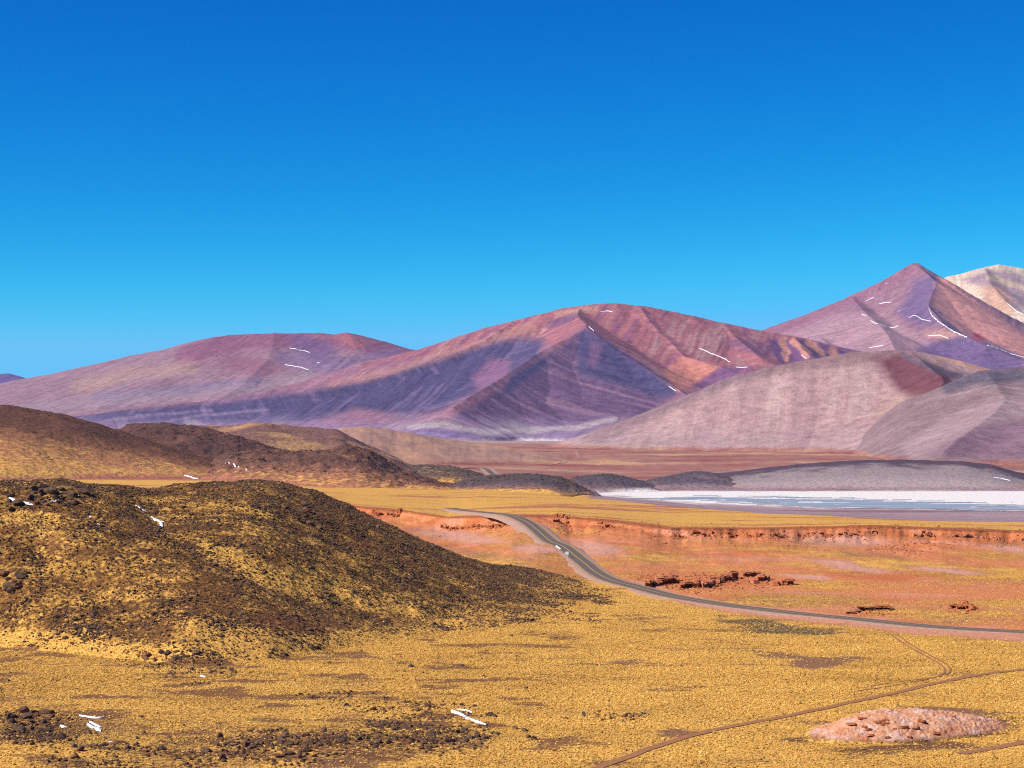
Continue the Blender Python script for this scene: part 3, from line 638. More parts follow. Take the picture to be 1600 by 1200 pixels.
def c_m5(L, q, st, T, D):
    s = base_c(L, lin(226, 198, 170)); s = mixc(s, lin(236, 214, 190), sstep(0, .4, st) * .7)
    s = mixc(s, lin(150, 120, 136), m_poly(q, [(1500, 438), (1540, 420), (1580, 425), (1640, 450), (1640, 500), (1590, 480), (1560, 455)], 7) * .8)
    s = mixc(s, lin(206, 150, 124), m_ell(q, 1560, 470, 30, 18, 40) * .7)
    s = mixc(s, lin(214, 184, 150), m_line(q, [(1545, 432), (1600, 450)], 4, 5) * .8)
    return s
m_cream = mountain('cream_mountain', [([(1380, 480, 16800), (1460, 440, 16800), (1482, 431, 16800), (1500, 428, 16800), (1530, 419, 16800), (1558, 413, 16800), (1600, 419, 16800), (1700, 440, 16800), (1900, 520, 16800)], .45),
    ([(1540, 418, 16700), (1550, 445, 16100), (1580, 480, 15500), (1640, 520, 15000)], .5)], 0, 1380, 1860, 14000, 16950, c_m5, step=2.0, nrow=120, gully=10, gw=90, seed=500, smooth=20)

def c_m3(L, q, st, T, D):
    s = base_c(L, lin(188, 150, 144)); s = mixc(s, lin(198, 166, 156), sstep(0, .5, st) * .6); s = mixc(s, lin(168, 130, 130), sstep(0.1, .5, -st) * .6)
    s = mixc(s, lin(138, 110, 114), m_line(q, [(920, 690), (1010, 645), (1130, 592), (1200, 573)], 10, 16) * .8)
    s = mixc(s, lin(146, 114, 112), m_line(q, [(1190, 574), (1270, 562), (1400, 552)], 9, 16) * .85)
    s = mixc(s, lin(120, 72, 78), m_poly(q, [(1365, 560), (1420, 551), (1490, 585), (1480, 630), (1450, 640), (1405, 612)], 12))
    s = mixc(s, lin(110, 92, 104), m_line(q, [(1410, 555), (1450, 572), (1500, 588)], 5, 5) * .85)
    s = mixc(s, lin(212, 160, 130), m_line(q, [(1470, 556), (1550, 580)], 6, 5) * .8)
    s = mixc(s, lin(186, 150, 130), m_ell(q, 1430, 640, 50, 20, 0, .8) * .6)
    s = mixc(s, lin(182, 150, 148), sstep(655, 690, q[1]) * .6)
    s = mixc(s, lin(190, 158, 140), m_line(q, [(905, 697), (1000, 700), (1100, 704)], 5, 6) * .7)
    return s
m_dome = mountain('brown_dome', [
    ([(800, 702, 6400), (880, 701, 6400), (905, 696, 6400), (950, 672, 6450), (1010, 645, 6500), (1070, 620, 6500), (1130, 592, 6500), (1200, 572, 6500), (1270, 560, 6500), (1330, 550, 6500), (1400, 545.5, 6500), (1440, 549, 6500), (1500, 563, 6500), (1550, 577, 6500), (1700, 615, 6500)], .47),
    ([(1420, 549, 6450), (1472, 592, 6000), (1474, 630, 5650), (1450, 670, 5250)], .50)],
    -30, 800, 1860, 4000, 6600, c_m3, step=1.8, nrow=230, gully=2.2, gw=45, rough=3.5, rw=500, mat=M_dome, seed=600, smooth=40, fade=60)
def c_m3b(L, q, st, T, D):
    s = base_c(L, lin(148, 120, 120)); s = mixc(s, lin(168, 140, 136), sstep(0, .5, st) * .6)
    s = mixc(s, lin(96, 88, 100), m_line(q, [(1480, 605), (1520, 592), (1600, 585)], 9, 12) * .85)
    s = mixc(s, lin(172, 142, 142), m_line(q, [(1430, 700), (1490, 665), (1560, 640), (1620, 630)], 16, 18) * .85)
    s = mixc(s, lin(142, 108, 122), m_poly(q, [(1450, 710), (1500, 680), (1560, 660), (1700, 650), (1700, 720)], 10) * .8)
    return s
m_domeb = mountain('grey_hill', [
    ([(1460, 690, 5500), (1476, 630, 5650), (1500, 597, 5750), (1540, 583, 5800), (1600, 577, 5800), (1700, 572, 5800), (1860, 580, 5800)], .75),
    ([(1540, 584, 5750), (1570, 625, 5300), (1530, 660, 4900), (1470, 700, 4500)], .36), ([(1640, 577, 5750), (1650, 640, 5100), (1600, 680, 4600)], .36)],
    -30, 1250, 1860, 3900, 5900, c_m3b, step=1.8, nrow=150, gully=2.5, gw=45, rough=4, rw=500, mat=M_dome, seed=700, smooth=70, fade=170)

# ------------------------------------------------------------------ lake water
LKZ = -39.7
wpx = np.arange(900, 1862, 2.0); wpy = np.arange(773, 803.1, 0.35)[::-1]
WYv = (CZ - LKZ) * F / (wpy - HY)
WP, WYY = np.meshgrid(wpx, WYv); WX = to_xy(WP, WYY); WPY = to_py(LKZ, WYY)
nw_ = fbm(WX / 260, WYY / 26, 4, 501) + 0.6 * fbm(WX / 60, WYY / 8, 3, 502)
lo = knots(wpx, [(900, 777), (1000, 778), (1060, 780), (1250, 792), (1400, 796), (1600, 799), (1860, 801)])[None]
hi = knots(wpx, [(900, 777), (1000, 777), (1080, 775), (1200, 775.5), (1350, 779), (1450, 782), (1600, 787), (1860, 790)])[None]
dpt = np.minimum(lo - WPY, WPY - hi) / 4.0
wm = np.clip(dpt, -1, 1.0) * .6 + 1.1 * nw_ > 0.12
wm &= (WPY > hi - 1.5) & (WPY < lo + 1)
idx = -np.ones(WP.shape, int); fc = wm[:-1, :-1] & wm[1:, 1:] & wm[1:, :-1] & wm[:-1, 1:]
qd = grid_quads(*WP.shape)[fc.ravel()]; used = np.unique(qd); rm = np.zeros(WP.size, int); rm[used] = np.arange(len(used))
V = np.stack([WX, WYY, np.full(WX.shape, LKZ)], -1).reshape(-1, 3)[used]
mw, nt, b = new_mat('lake_water_mat'); b.inputs['Roughness'].default_value = 0.35; b.inputs['Specular IOR Level'].default_value = 0.25
nz = noise_node(nt, mapped(nt, (0.02, 0.08, 1)), 1.0, 4, .6)
nt.links.new(mixn(nt, ramp(nt, nz, [(0.35, 0), (0.65, 1)]), lin(160, 172, 180), lin(184, 192, 194)), b.inputs['Base Color'])
bump(nt, b, noise_node(nt, mapped(nt, (0.5, 1, 1)), 1.0, 3, .6), 0.4)
tag(link('lake_water', mesh_np('lake_water', V, rm[qd]), mw), kind='structure')

ALL = [ground, fore, mound, h_tan, h_back, h_left2, h_left, h_mid, h_lava1, h_lava2, h_lava3, h_lava4, h_mesa, m_far_left, m_left, m_centre, m_right, m_cream, m_dome, m_domeb]
NEAR = [ground, fore, mound]

# ------------------------------------------------------------------ ribbons: road, tracks, snow
def resample(P, d):
    P = np.array(P, float); s = np.r_[0, np.cumsum(np.linalg.norm(np.diff(P[:, :2], axis=0), axis=1))]
    n = max(int(s[-1] / d), 3); t = np.linspace(0, s[-1], n + 1)
    # smooth (Catmull-like) by cubic averaging
    Q = np.stack([np.interp(t, s, P[:, i]) for i in range(3)], 1)
    return Q, t
def smooth_poly(P, w):
    k = np.ones(w) / w; out = P.copy()
    for i in range(P.shape[1]):
        pad = np.r_[2 * P[0, i] - P[w // 2:0:-1, i], P[:, i], 2 * P[-1, i] - P[-2:-w // 2 - 1:-1, i]]
        out[:, i] = np.convolve(pad, k, 'valid')[:len(P)]
    return out
def ribbon(name, Cl, offs, lift, mat, layers, parent=None, follow=True, jit=0.0, seed=0, zc=None, drop=None):
    """strip along centre line Cl (n,3); offs: list of sideways offsets (metres or arrays)"""
    d = np.gradient(Cl[:, :2], axis=0); d /= np.linalg.norm(d, axis=1)[:, None] + 1e-9; nrm = np.stack([-d[:, 1], d[:, 0]], 1)
    cols = []
    for j, o in enumerate(offs):
        o = np.broadcast_to(np.asarray(o, float), (len(Cl),))
        if jit: o = o + jit * fbm(np.arange(len(Cl)) / 6.0, np.full(len(Cl), j * 7.7), 3, seed)
        xy = Cl[:, :2] + nrm * o[:, None]
        z = (top_z(layers, xy[:, 0], xy[:, 1]) if zc is None else zc) + (lift if drop is None else lift + drop[j])
        cols.append(np.column_stack([xy, z]))
    V = np.stack(cols, 1); me = mesh_np(name, V, grid_quads(V.shape[0], V.shape[1])); 
    return link(name, me, mat, parent)

road_px = [(702, 795), (735, 800), (767, 803), (795, 806), (809, 811), (822, 816), (833, 824), (844, 834), (857, 844), (868, 851), (878, 856), (888, 861), (902, 872), (917, 885), (932, 898), (946, 905), (960, 910), (995, 920), (1025, 927), (1062, 935), (1100, 941.5), (1150, 948.5), (1200, 955), (1275, 963), (1350, 971), (1425, 978.5), (1525, 985.5), (1600, 989.5), (1720, 995), (1850, 1000)]
rp = [ground.ray(a, b) for a, b in road_px]
rp, _ = resample(rp, 3.0); rp = smooth_poly(rp, 15)
zs = np.max([ground.sample(rp[:, 0] + dx, rp[:, 1]) for dx in (-3.5, -1.5, 0, 1.5, 3.5)], axis=0)
zs = smooth_poly(np.column_stack([zs, zs]), 9)[:, 0] + 0.25
road = tag(ribbon('road', rp, [-3.6, -1.8, 0, 1.8, 3.6], 0.06, M_asphalt, NEAR, zc=zs), kind='structure')
ribbon('gravel_shoulder', rp, [-8.0, -6.2, -4.2, 0, 4.2, 6.2, 8.0], 0.0, M_gravel, NEAR, road, zc=zs, drop=[-1.6, -0.45, 0.0, 0.0, 0.0, -0.4, -1.4], jit=0.5, seed=5)
ribbon('centre_line', rp, [-0.11, 0.11], 0.066, M_yellow, NEAR, road, zc=zs)
for sgn in (-1, 1): ribbon('edge_line', rp, [sgn * 3.2 - 0.1, sgn * 3.2 + 0.1], 0.066, M_yellow, NEAR, road, zc=zs)
# continuation of the road farther out
fr_px = [(640, 738), (700, 733), (745, 731), (760, 733), (768, 740), (774, 746)]
frp, _ = resample([ground.ray(a, b) for a, b in fr_px], 15.0); frp = smooth_poly(frp, 7)
o = tag(ribbon('distant_road', frp, [-5, 0, 5], 1.2, M_asphalt, [ground]), kind='structure'); ribbon('gravel_shoulder', frp, [-14, -6, 6, 14], 0.8, M_gravel, [ground], o)

def track(name, pxs, w, mat, lift=0.1, step=2.0, jit=0.15, layers=NEAR, seed=1, sm=9):
    p = [ray(layers, a, b) for a, b in pxs]; p, _ = resample(p, step); p = smooth_poly(p, sm)
    return tag(ribbon(name, p, [-w / 2, -w / 4, 0, w / 4, w / 2], lift, mat, layers, jit=jit, seed=seed), kind='structure'), p
_, trackp = track('dirt_track', [(900, 1216), (940, 1197), (985, 1182), (1030, 1165), (1090, 1146), (1150, 1134), (1200, 1125), (1280, 1109), (1350, 1093), (1420, 1078), (1480, 1064), (1540, 1053), (1600, 1046), (1720, 1036)], 1.9, M_track)
trackps = [(trackp, 1.5)]
for off in (0, 9):
    _, p = track('tyre_track', [(1392 + off, 992), (1418 + off, 1010), (1450 + off, 1027), (1474 + off, 1040), (1480 + off, 1051), (1462 + off * .4, 1060), (1420, 1067 - off * .5), (1340, 1080 - off * .5)], 0.5, M_track, jit=0.06)
    trackps.append((p, 0.45))
_, p = track('dirt_path', [(1500, 1178), (1545, 1172), (1580, 1164), (1640, 1152)], 2.2, M_track); trackps.append((p, 1.3))
for k, pts in enumerate([[(600, 748), (650, 755), (690, 752), (720, 747)], [(855, 727), (885, 722), (905, 715), (900, 706)], [(600, 725), (680, 716), (800, 707), (880, 704)]]):
    track('pale_track', pts, 5.0 if k else 8.0, M_pale, lift=0.7, step=20, layers=[ground], jit=1.0, seed=k, sm=5)

def snow(name, pts, w, layers, label=None, parent=None, lift=0.18, step=0.5, seed=0, jag=0.6, brk=False):
    p = [ray(layers, a, b) for a, b in pts]; p, t = resample(p, step); n = len(p); s = np.linspace(0, 1, n)
    base = w * np.sqrt(np.clip(np.minimum(s, 1 - s) * 5, 0.02, 1)); i = np.arange(n)
    a = base * (1 + jag * fbm(i / 5.0, i * 0 + 1.5, 3, seed)); b = base * (1 + jag * fbm(i / 5.0, i * 0 + 8.5, 3, seed + 3))
    if brk: cut = sstep(0.0, .2, fbm(i / 3.5, i * 0 + 3.1, 3, seed + 9)); a = a * cut; b = b * cut
    a = np.clip(a, 0.02 * w, None); b = np.clip(b, 0.02 * w, None)
    o = ribbon(name, p, [-a * 1.05, -a * .8, 0 * a, b * .8, b * 1.05], lift, M_snow, layers, parent, drop=[-lift - 0.05 * w, 0, 0.15 * lift, 0, -lift - 0.05 * w])
    if label: tag(o, label, 'snow patch')
    return o
SN = [([(14, 778), (22, 782), (38, 786), (52, 789)], 0.75, 'long snow patch below the dark crag at the left edge'),
      ([(24, 785), (30, 788)], 0.6, 'small snow spot just under the long snow patch by the left crag'),
      ([(79, 784), (92, 782)], 0.55, 'snow patch at the foot of the dark crag on the hill crest'),
      ([(115, 772), (123, 775)], 0.45, 'short snow streak high among the crest boulders'),
      ([(212, 790), (222, 796), (232, 801)], 0.35, 'thin snow streak trailing down from the hill crest'),
      ([(236, 807), (244, 812), (256, 816)], 0.8, 'brightest snow patch in the middle of the rocky hillside'),
      ([(247, 814), (252, 819), (254, 824)], 0.55, 'snow tongue running downhill from the middle of the rocky hillside'),
      ([(140, 807), (143, 808.5)], 0.5, 'tiny snow spot on the upper left hillside'), ([(149, 818), (156, 820)], 0.4, 'small snow fleck below the crest on the left hillside'),
      ([(95, 1134), (100, 1137), (104, 1137)], 0.55, 'round snow patch beside the boulder pile at bottom left'),
      ([(124, 1118), (135, 1120), (150, 1122), (162, 1121)], 0.4, 'upper thin snow streak right of the bottom left boulders'),
      ([(136, 1131), (144, 1136), (158, 1143)], 0.6, 'lower double snow streak right of the bottom left boulders'),
      ([(140, 1128), (150, 1133), (159, 1138)], 0.4, 'middle snow streak right of the bottom left boulders'),
      ([(169, 1161), (182, 1160)], 0.4, 'small lone snow fleck near the bottom left corner'),
      ([(706, 1110), (718, 1116), (732, 1123), (744, 1127), (760, 1133)], 0.75, 'long snow drift behind the boulder field at bottom centre'),
      ([(715, 1109), (728, 1110), (738, 1114)], 0.35, 'thin snow line above the long drift at bottom centre'),
      ([(313, 1056), (321, 1058)], 0.4, 'snow fleck where the rocky hill meets the meadow')]
for k, (pts, w, lb) in enumerate(SN): snow('snow_patch', pts, w * .8, NEAR, lb, seed=20 + k, jag=1.0)
snow('snow_patch', [(869, 854), (873, 857), (876, 859.5)], 0.45, [ground], 'bright white patch on the gravel at the left road edge', lift=0.5, seed=3, jag=.2)
SN2 = [([(288, 743), (300, 746), (309, 748)], 2.0, 'white snow streak on the plain behind the rocky hill'), ([(352, 724), (368, 729), (374, 731)], 2.0, 'left snow streak along the foot of the dark hill'), ([(384, 732), (394, 734)], 1.5, 'right snow streak along the foot of the dark hill'), ([(1552, 746), (1566, 748), (1578, 751)], 3.5, 'snow patch near the right end of the mesa')]
for k, (pts, w, lb) in enumerate(SN2): snow('snow_patch', pts, w * .55, ALL[:13], lb, lift=0.8, step=4, seed=50 + k)
MS = {'c': (m_centre, [([(938, 487), (950, 486), (957, 488)], 14), ([(1093, 545), (1104, 549), (1116, 554), (1130, 560), (1141, 566)], 4), ([(1150, 574), (1168, 574)], 4), ([(1045, 604), (1056, 611)], 3), ([(1252, 555), (1260, 561)], 6), ([(920, 510), (928, 518)], 4)]),
      'l': (m_left, [([(452, 544), (464, 546)], 8), ([(466, 547), (476, 548), (484, 551)], 9), ([(445, 570), (458, 572), (470, 574), (482, 578)], 9), ([(495, 567), (499, 567)], 5)]),
      'r': (m_right, [([(1451, 481), (1456, 493), (1468, 504), (1485, 515), (1510, 527), (1545, 540), (1580, 553), (1605, 560)], 34), ([(1456, 487), (1470, 488)], 12), ([(1352, 471), (1358, 468), (1365, 465)], 14), ([(1374, 475), (1383, 473), (1392, 472)], 12), ([(1346, 491), (1354, 494)], 11), ([(1360, 501), (1370, 506), (1384, 511)], 16), ([(1390, 511), (1404, 509)], 13), ([(1420, 497), (1440, 499), (1455, 502)], 8), ([(1402, 488), (1408, 485)], 10), ([(1358, 543), (1380, 540)], 10), ([(1498, 483), (1504, 482)], 8), ([(1383, 444), (1388, 442)], 8), ([(1450, 524), (1465, 524), (1482, 529)], 7)]),
      'k': (m_cream, [([(1574, 474), (1588, 486), (1605, 496)], 16), ([(1590, 495), (1604, 512)], 14)])}
for key, (L, lst) in MS.items():
    for k, (pts, w) in enumerate(lst):
        try: snow('snow_streak', pts, w * 0.12, [L], None, L.obj, lift=3.0, step=7, seed=80 + k, jag=1.2, brk=True)
        except Exception as ex: print('snow skipped', key, pts, ex)

# ------------------------------------------------------------------ rock shapes
def rock_mesh(name, seed, sub=2, flat=0.75, lump=0.35, angular=0.0):
    bm = bmesh.new(); bmesh.ops.create_icosphere(bm, subdivisions=sub, radius=0.5)
    rs = Vector((seed * 3.7, seed * 1.9, seed * 5.3)); rr = random.Random(seed)
    planes = [(Vector((rr.gauss(0, 1), rr.gauss(0, 1), rr.gauss(0, .8))).normalized(), rr.uniform(.24, .4)) for _ in range(12)]
    sx, sy = rr.uniform(1.0, 1.55), rr.uniform(.9, 1.25)
    for v in bm.verts:
        p = v.co.copy(); n = mnoise.noise(p * 2.2 + rs) * lump + mnoise.noise(p * 5 + rs) * lump * .4
        p = p * (1 + n)
        for pn, pd in planes:
            e = p.dot(pn) - pd
            if e > 0: p -= pn * e * 0.92
        p.x *= sx; p.y *= sy; p.z = p.z * flat + 0.22 * flat
        v.co = p
    me = bpy.data.meshes.new(name); bm.to_mesh(me); bm.free()
    return me
ROCKS = [rock_mesh('boulder', 10 + i, 2, random.uniform(.75, 1.1), 0.6) for i in range(14)]
for r in ROCKS: r.materials.append(M_rock)

# ------------------------------------------------------------------ boulders that can be told apart
def place_boulder(px, py, size, label, group=None, mesh=None):
    r = ray(NEAR, px, py)
    if r is None or r[1] > 690: return None
    o = bpy.data.objects.new('boulder', mesh or random.choice(ROCKS)); C.objects.link(o)
    s = size * r[1] / F
    o.location = (r[0], r[1], r[2] - 0.06 * s); o.scale = (s * random.uniform(.9, 1.25), s * random.uniform(.8, 1.1), s * random.uniform(.8, 1.15)); o.rotation_euler = (random.uniform(-.25, .25), random.uniform(-.25, .25), random.uniform(0, 6.28))
    tag(o, label, 'boulder', group); return o
CL = [((0, 105), (1112, 1165), 38, (6, 15), 'dark brown boulder in the pile at the bottom left corner', 'boulders at the bottom left'),
      ((110, 300), (1145, 1200), 30, (5, 11), 'dark boulder among grass left of the bottom centre pile', 'boulders between the two bottom piles'),
      ((395, 545), (1142, 1192), 46, (6, 13), 'dark lava boulder in the left bottom centre pile', 'boulders in the left bottom centre pile'),
      ((556, 730), (1130, 1172), 52, (5, 12), 'dark lava boulder in the field below the snow drift', 'boulders below the snow drift'),
      ((300, 400), (1150, 1190), 16, (6, 12), 'grey brown boulder in the cluster left of bare soil', 'boulders left of the bare soil'),
      ((42, 132), (756, 792), 34, (6, 13), 'dark craggy boulder of the crag on the hill crest', 'boulders of the crest crag'),
      ((0, 30), (772, 800), 9, (6, 13), 'dark boulder at the left edge beside the snow', 'boulders at the left edge beside the snow'),
      ((0, 34), (885, 928), 14, (7, 14), 'dark boulder in the outcrop at the left edge of the hillside', 'boulders in the left edge outcrop'),
      ((125, 205), (950, 1000), 20, (5, 12), 'grey lava boulder low on the left hillside', 'boulders low on the left hillside'),
      ((205, 345), (1000, 1056), 16, (5, 11), 'dark boulder at the foot of the hill above the meadow', 'boulders at the foot of the hill'),
      ((470, 620), (770, 830), 16, (5, 10), 'dark boulder near the descending crest of the hill', 'boulders near the descending crest')]
for (x0, x1), (y0, y1), n, (s0, s1), lb, gp in CL:
    cx, cy = (x0 + x1) / 2, (y0 + y1) / 2; made = []
    for _ in range(n):
        while True:
            a, b = random.uniform(-1, 1), random.uniform(-1, 1)
            if a * a + b * b < 1.15: break
        made.append(place_boulder(cx + a * (x1 - x0) / 2, cy + b * (y1 - y0) / 2, 1.25 * s0 + 1.3 * (s1 - s0) * random.random() ** 1.8, lb, gp))
    made = [o for o in made if o is not None]; rest = list(made); tail = lb.split(' boulder ', 1)[1]
    for word, key in (('largest', lambda o: -o.scale.x), ('leftmost', lambda o: o.location.x / o.location.y), ('rightmost', lambda o: -o.location.x / o.location.y), ('nearest', lambda o: o.location.y), ('farthest', lambda o: -o.location.y)):
        o = min(rest, key=key); rest.remove(o); o['label'] = word + ' boulder ' + tail
for x, y, s, lb in [(642, 1042, 9, 'lone grey boulder in the middle of the yellow meadow'), (626, 1027, 5, 'small lone boulder just behind the grey meadow boulder'), (661, 1052, 4, 'smallest lone rock right of the grey meadow boulder'),
                    (764, 1118, 14, 'large dark boulder right of the long snow drift'), (773, 1120, 10, 'dark boulder leaning on the large one by the drift'), (805, 1139, 14, 'grey boulder at the left of the bottom centre trio'),
                    (820, 1143, 13, 'rounded grey boulder in the middle of the bottom centre trio'), (826, 1152, 12, 'dark boulder in front of the bottom centre trio'), (835, 1156, 10, 'rightmost boulder of the bottom centre trio'),
                    (884, 1123, 6, 'small rock in the meadow right of the boulder trio'), (822, 1076, 8, 'flat dark rock alone in the meadow above the trio'), (632, 903, 9, 'pale grey boulder on the right hillside, left of a pair'), (645, 903, 11, 'pale grey boulder on the right hillside, right of a pair'), (800, 994, 5, 'small dark rock at the right foot of the hill')]:
    place_boulder(x, y, s, lb)

# ------------------------------------------------------------------ scattered stones and tussocks (uncountable)
PROTO = bpy.data.collections.new('prototypes')
def scatter_tree(coll, name):
    ng = bpy.data.node_groups.new(name, 'GeometryNodeTree')
    ng.interface.new_socket('Geometry', in_out='INPUT', socket_type='NodeSocketGeometry'); ng.interface.new_socket('Geometry', in_out='OUTPUT', socket_type='NodeSocketGeometry')
    gi = ng.nodes.new('NodeGroupInput'); go = ng.nodes.new('NodeGroupOutput')
    ci = ng.nodes.new('GeometryNodeCollectionInfo'); ci.inputs['Collection'].default_value = coll; ci.inputs['Separate Children'].default_value = True; ci.inputs['Reset Children'].default_value = True
    ip = ng.nodes.new('GeometryNodeInstanceOnPoints'); ip.inputs['Pick Instance'].default_value = True
    def na(nm, t):
        a = ng.nodes.new('GeometryNodeInputNamedAttribute'); a.data_type = t; a.inputs['Name'].default_value = nm
        return [s for s in a.outputs if s.name == 'Attribute' and s.enabled][0]
    ng.links.new(gi.outputs[0], ip.inputs['Points']); ng.links.new(ci.outputs[0], ip.inputs['Instance'])
    ng.links.new(na('which', 'INT'), ip.inputs['Instance Index']); ng.links.new(na('rot', 'FLOAT_VECTOR'), ip.inputs['Rotation']); ng.links.new(na('scl', 'FLOAT_VECTOR'), ip.inputs['Scale'])
    ng.links.new(ip.outputs[0], go.inputs[0]); return ng
def scatter(name, V, which, rot, scl, coll, tint=None):
    me = bpy.data.meshes.new(name); me.vertices.add(len(V)); me.vertices.foreach_set('co', np.ascontiguousarray(V, np.float32).ravel())
    a = me.attributes.new('which', 'INT', 'POINT'); a.data.foreach_set('value', np.ascontiguousarray(which, np.int32))
    for nm, d in (('rot', rot), ('scl', scl)):
        a = me.attributes.new(nm, 'FLOAT_VECTOR', 'POINT'); a.data.foreach_set('vector', np.ascontiguousarray(d, np.float32).ravel())
    if tint is not None: set_f(me, 'tint', tint)
    o = link(name, me); m = o.modifiers.new('scatter', 'NODES'); m.node_group = scatter_tree(coll, name + '_nodes'); return o

# tussock: a tight tuft of leaning blades
def tussock_mesh(seed, n=7):
    rr = random.Random(seed); V = []; Fc = []
    for z, r in ((-.12, .40), (.38, .58), (.80, .40)):
        for k in range(n):
            a = (k + rr.uniform(-.25, .25)) * 6.283 / n; q = r * rr.uniform(.7, 1.25); V.append((math.cos(a) * q, math.sin(a) * q, z + (rr.uniform(-.2, .2) if z > 0 else 0)))
    V.append((rr.uniform(-.1, .1), rr.uniform(-.1, .1), .85))
    for j in (0, 1):
        for k in range(n): Fc.append((j * n + k, j * n + (k + 1) % n, (j + 1) * n + (k + 1) % n, (j + 1) * n + k))
    for k in range(n): Fc.append((2 * n + k, 2 * n + (k + 1) % n, 3 * n))
    me = bpy.data.meshes.new('tussock'); me.from_pydata(V, [], Fc); return me
mt, nt, b = new_mat('tussock_mat')
oi = N(nt, 'ShaderNodeObjectInfo').outputs['Random']
c = ramp(nt, oi, [(0.0, lin(180, 130, 66)), (0.25, lin(218, 164, 76, .88)), (0.6, lin(236, 184, 88, .92)), (0.9, lin(248, 204, 112, .93)), (1.0, lin(176, 142, 78))])
z = N(nt, 'ShaderNodeSeparateXYZ'); tc = N(nt, 'ShaderNodeTexCoord'); nt.links.new(tc.outputs['Object'], z.inputs[0])
ti = N(nt, 'ShaderNodeAttribute', attribute_type='INSTANCER', attribute_name='tint').outputs['Fac']
c = mixn(nt, ti, lin(128, 84, 38), c)
nt.links.new(c, b.inputs['Base Color'])
tr = N(nt, 'ShaderNodeBsdfTranslucent'); nt.links.new(c, tr.inputs['Color']); mx = N(nt, 'ShaderNodeMixShader'); mx.inputs[0].default_value = 0.12
outn = nt.nodes['Material Output']; nt.links.new(b.outputs[0], mx.inputs[1]); nt.links.new(tr.outputs[0], mx.inputs[2]); nt.links.new(mx.outputs[0], outn.inputs['Surface'])
TUS = bpy.data.collections.new('tussock_shapes')
for i in range(6):
    me = tussock_mesh(i); me.materials.append(mt); TUS.objects.link(bpy.data.objects.new('tussock_shape_%d' % i, me))
STO = bpy.data.collections.new('stone_shapes')
for i in range(6):
    me = rock_mesh('stone', 40 + i, 1, 0.75, 0.4); me.materials.append(M_rock); STO.objects.link(bpy.data.objects.new('stone_shape_%d' % i, me))

def in_view(n, Y0, Y1, p0=-60, p1=1660):
    px = RNG.uniform(p0, p1, n); Y = np.sqrt(RNG.uniform(Y0 ** 2, Y1 ** 2, n)); return to_xy(px, Y), Y, px
def clear_of(X, Y, line, w):
    keep = np.ones(len(X), bool); step = line[::max(1, len(line) // 160)]
    d, _ = seg_dist(X, Y, [tuple(q) for q in step[:, :2]]); return d > w

def field(X, Y):
    zg = ground.sample(X, Y); zh = fore.sample(X, Y); zm = mound.sample(X, Y)
    gg = ground.sample(X, Y, grass, 0.0); gh = fore.sample(X, Y, fore.grass, 0.0)
    onh = zh > zg + 0.5; onm = zm > np.maximum(zg, zh)
    Z = np.maximum(np.maximum(zg, zh), zm); gm = 0.75 - 0.95 * mound.sample(X, Y, mound.bw, 0.0); G = np.where(onm, gm, np.where(onh, gh, gg)); return Z, G, onh, onm
# meadow and hillside grass
n = 520000; X, Y, P = in_view(n, 296, 700)
Z, G, onh, onm = field(X, Y)
patch = 0.5 + 0.5 * fbm(X / 7, Y / 7, 3, 901)
keep = RNG.random(n) < np.clip((G - 0.15) * 1.25, 0, 1) * np.clip(0.55 + 0.9 * patch * (1.2 - 0.2), 0, 1) * np.where(onh, 0.55, 0.92)
keep &= np.where((Y > 545) & ~onh, RNG.random(n) < 0.6, True)
keep &= clear_of(X, Y, rp, 9.5)
for p_, w_ in trackps: keep &= clear_of(X, Y, p_, w_)
X, Y, Z, P, onh = X[keep], Y[keep], Z[keep], P[keep], onh[keep]; n = len(X); print('tussocks', n)
tint = np.clip(0.80 + 0.10 * sstep(500, 1150, P) + 0.42 * fbm(X / 24, Y / 16, 4, 941) + 0.22 * fbm(X / 70, Y / 50, 3, 942) - 0.22 * onh - 0.12 * (RNG.random(n) < .2), 0.12, 1.0)
s = RNG.uniform(.17, .34, n) * np.where(RNG.random(n) < .06, 1.6, 1) * np.where(onh, .85, 1); rot = np.stack([RNG.uniform(-.15, .15, n), RNG.uniform(-.15, .15, n), RNG.uniform(0, 6.28, n)], 1)
scl = np.stack([s * RNG.uniform(.9, 1.3, n), s * RNG.uniform(.9, 1.3, n), s * RNG.uniform(.35, .65, n)], 1)
tag(scatter('tussock_grass', np.stack([X, Y, Z], 1), RNG.integers(0, 6, n), rot, scl, TUS, tint), 'yellow tussock grass covering the meadow and the hillside', 'grass', kind='stuff')

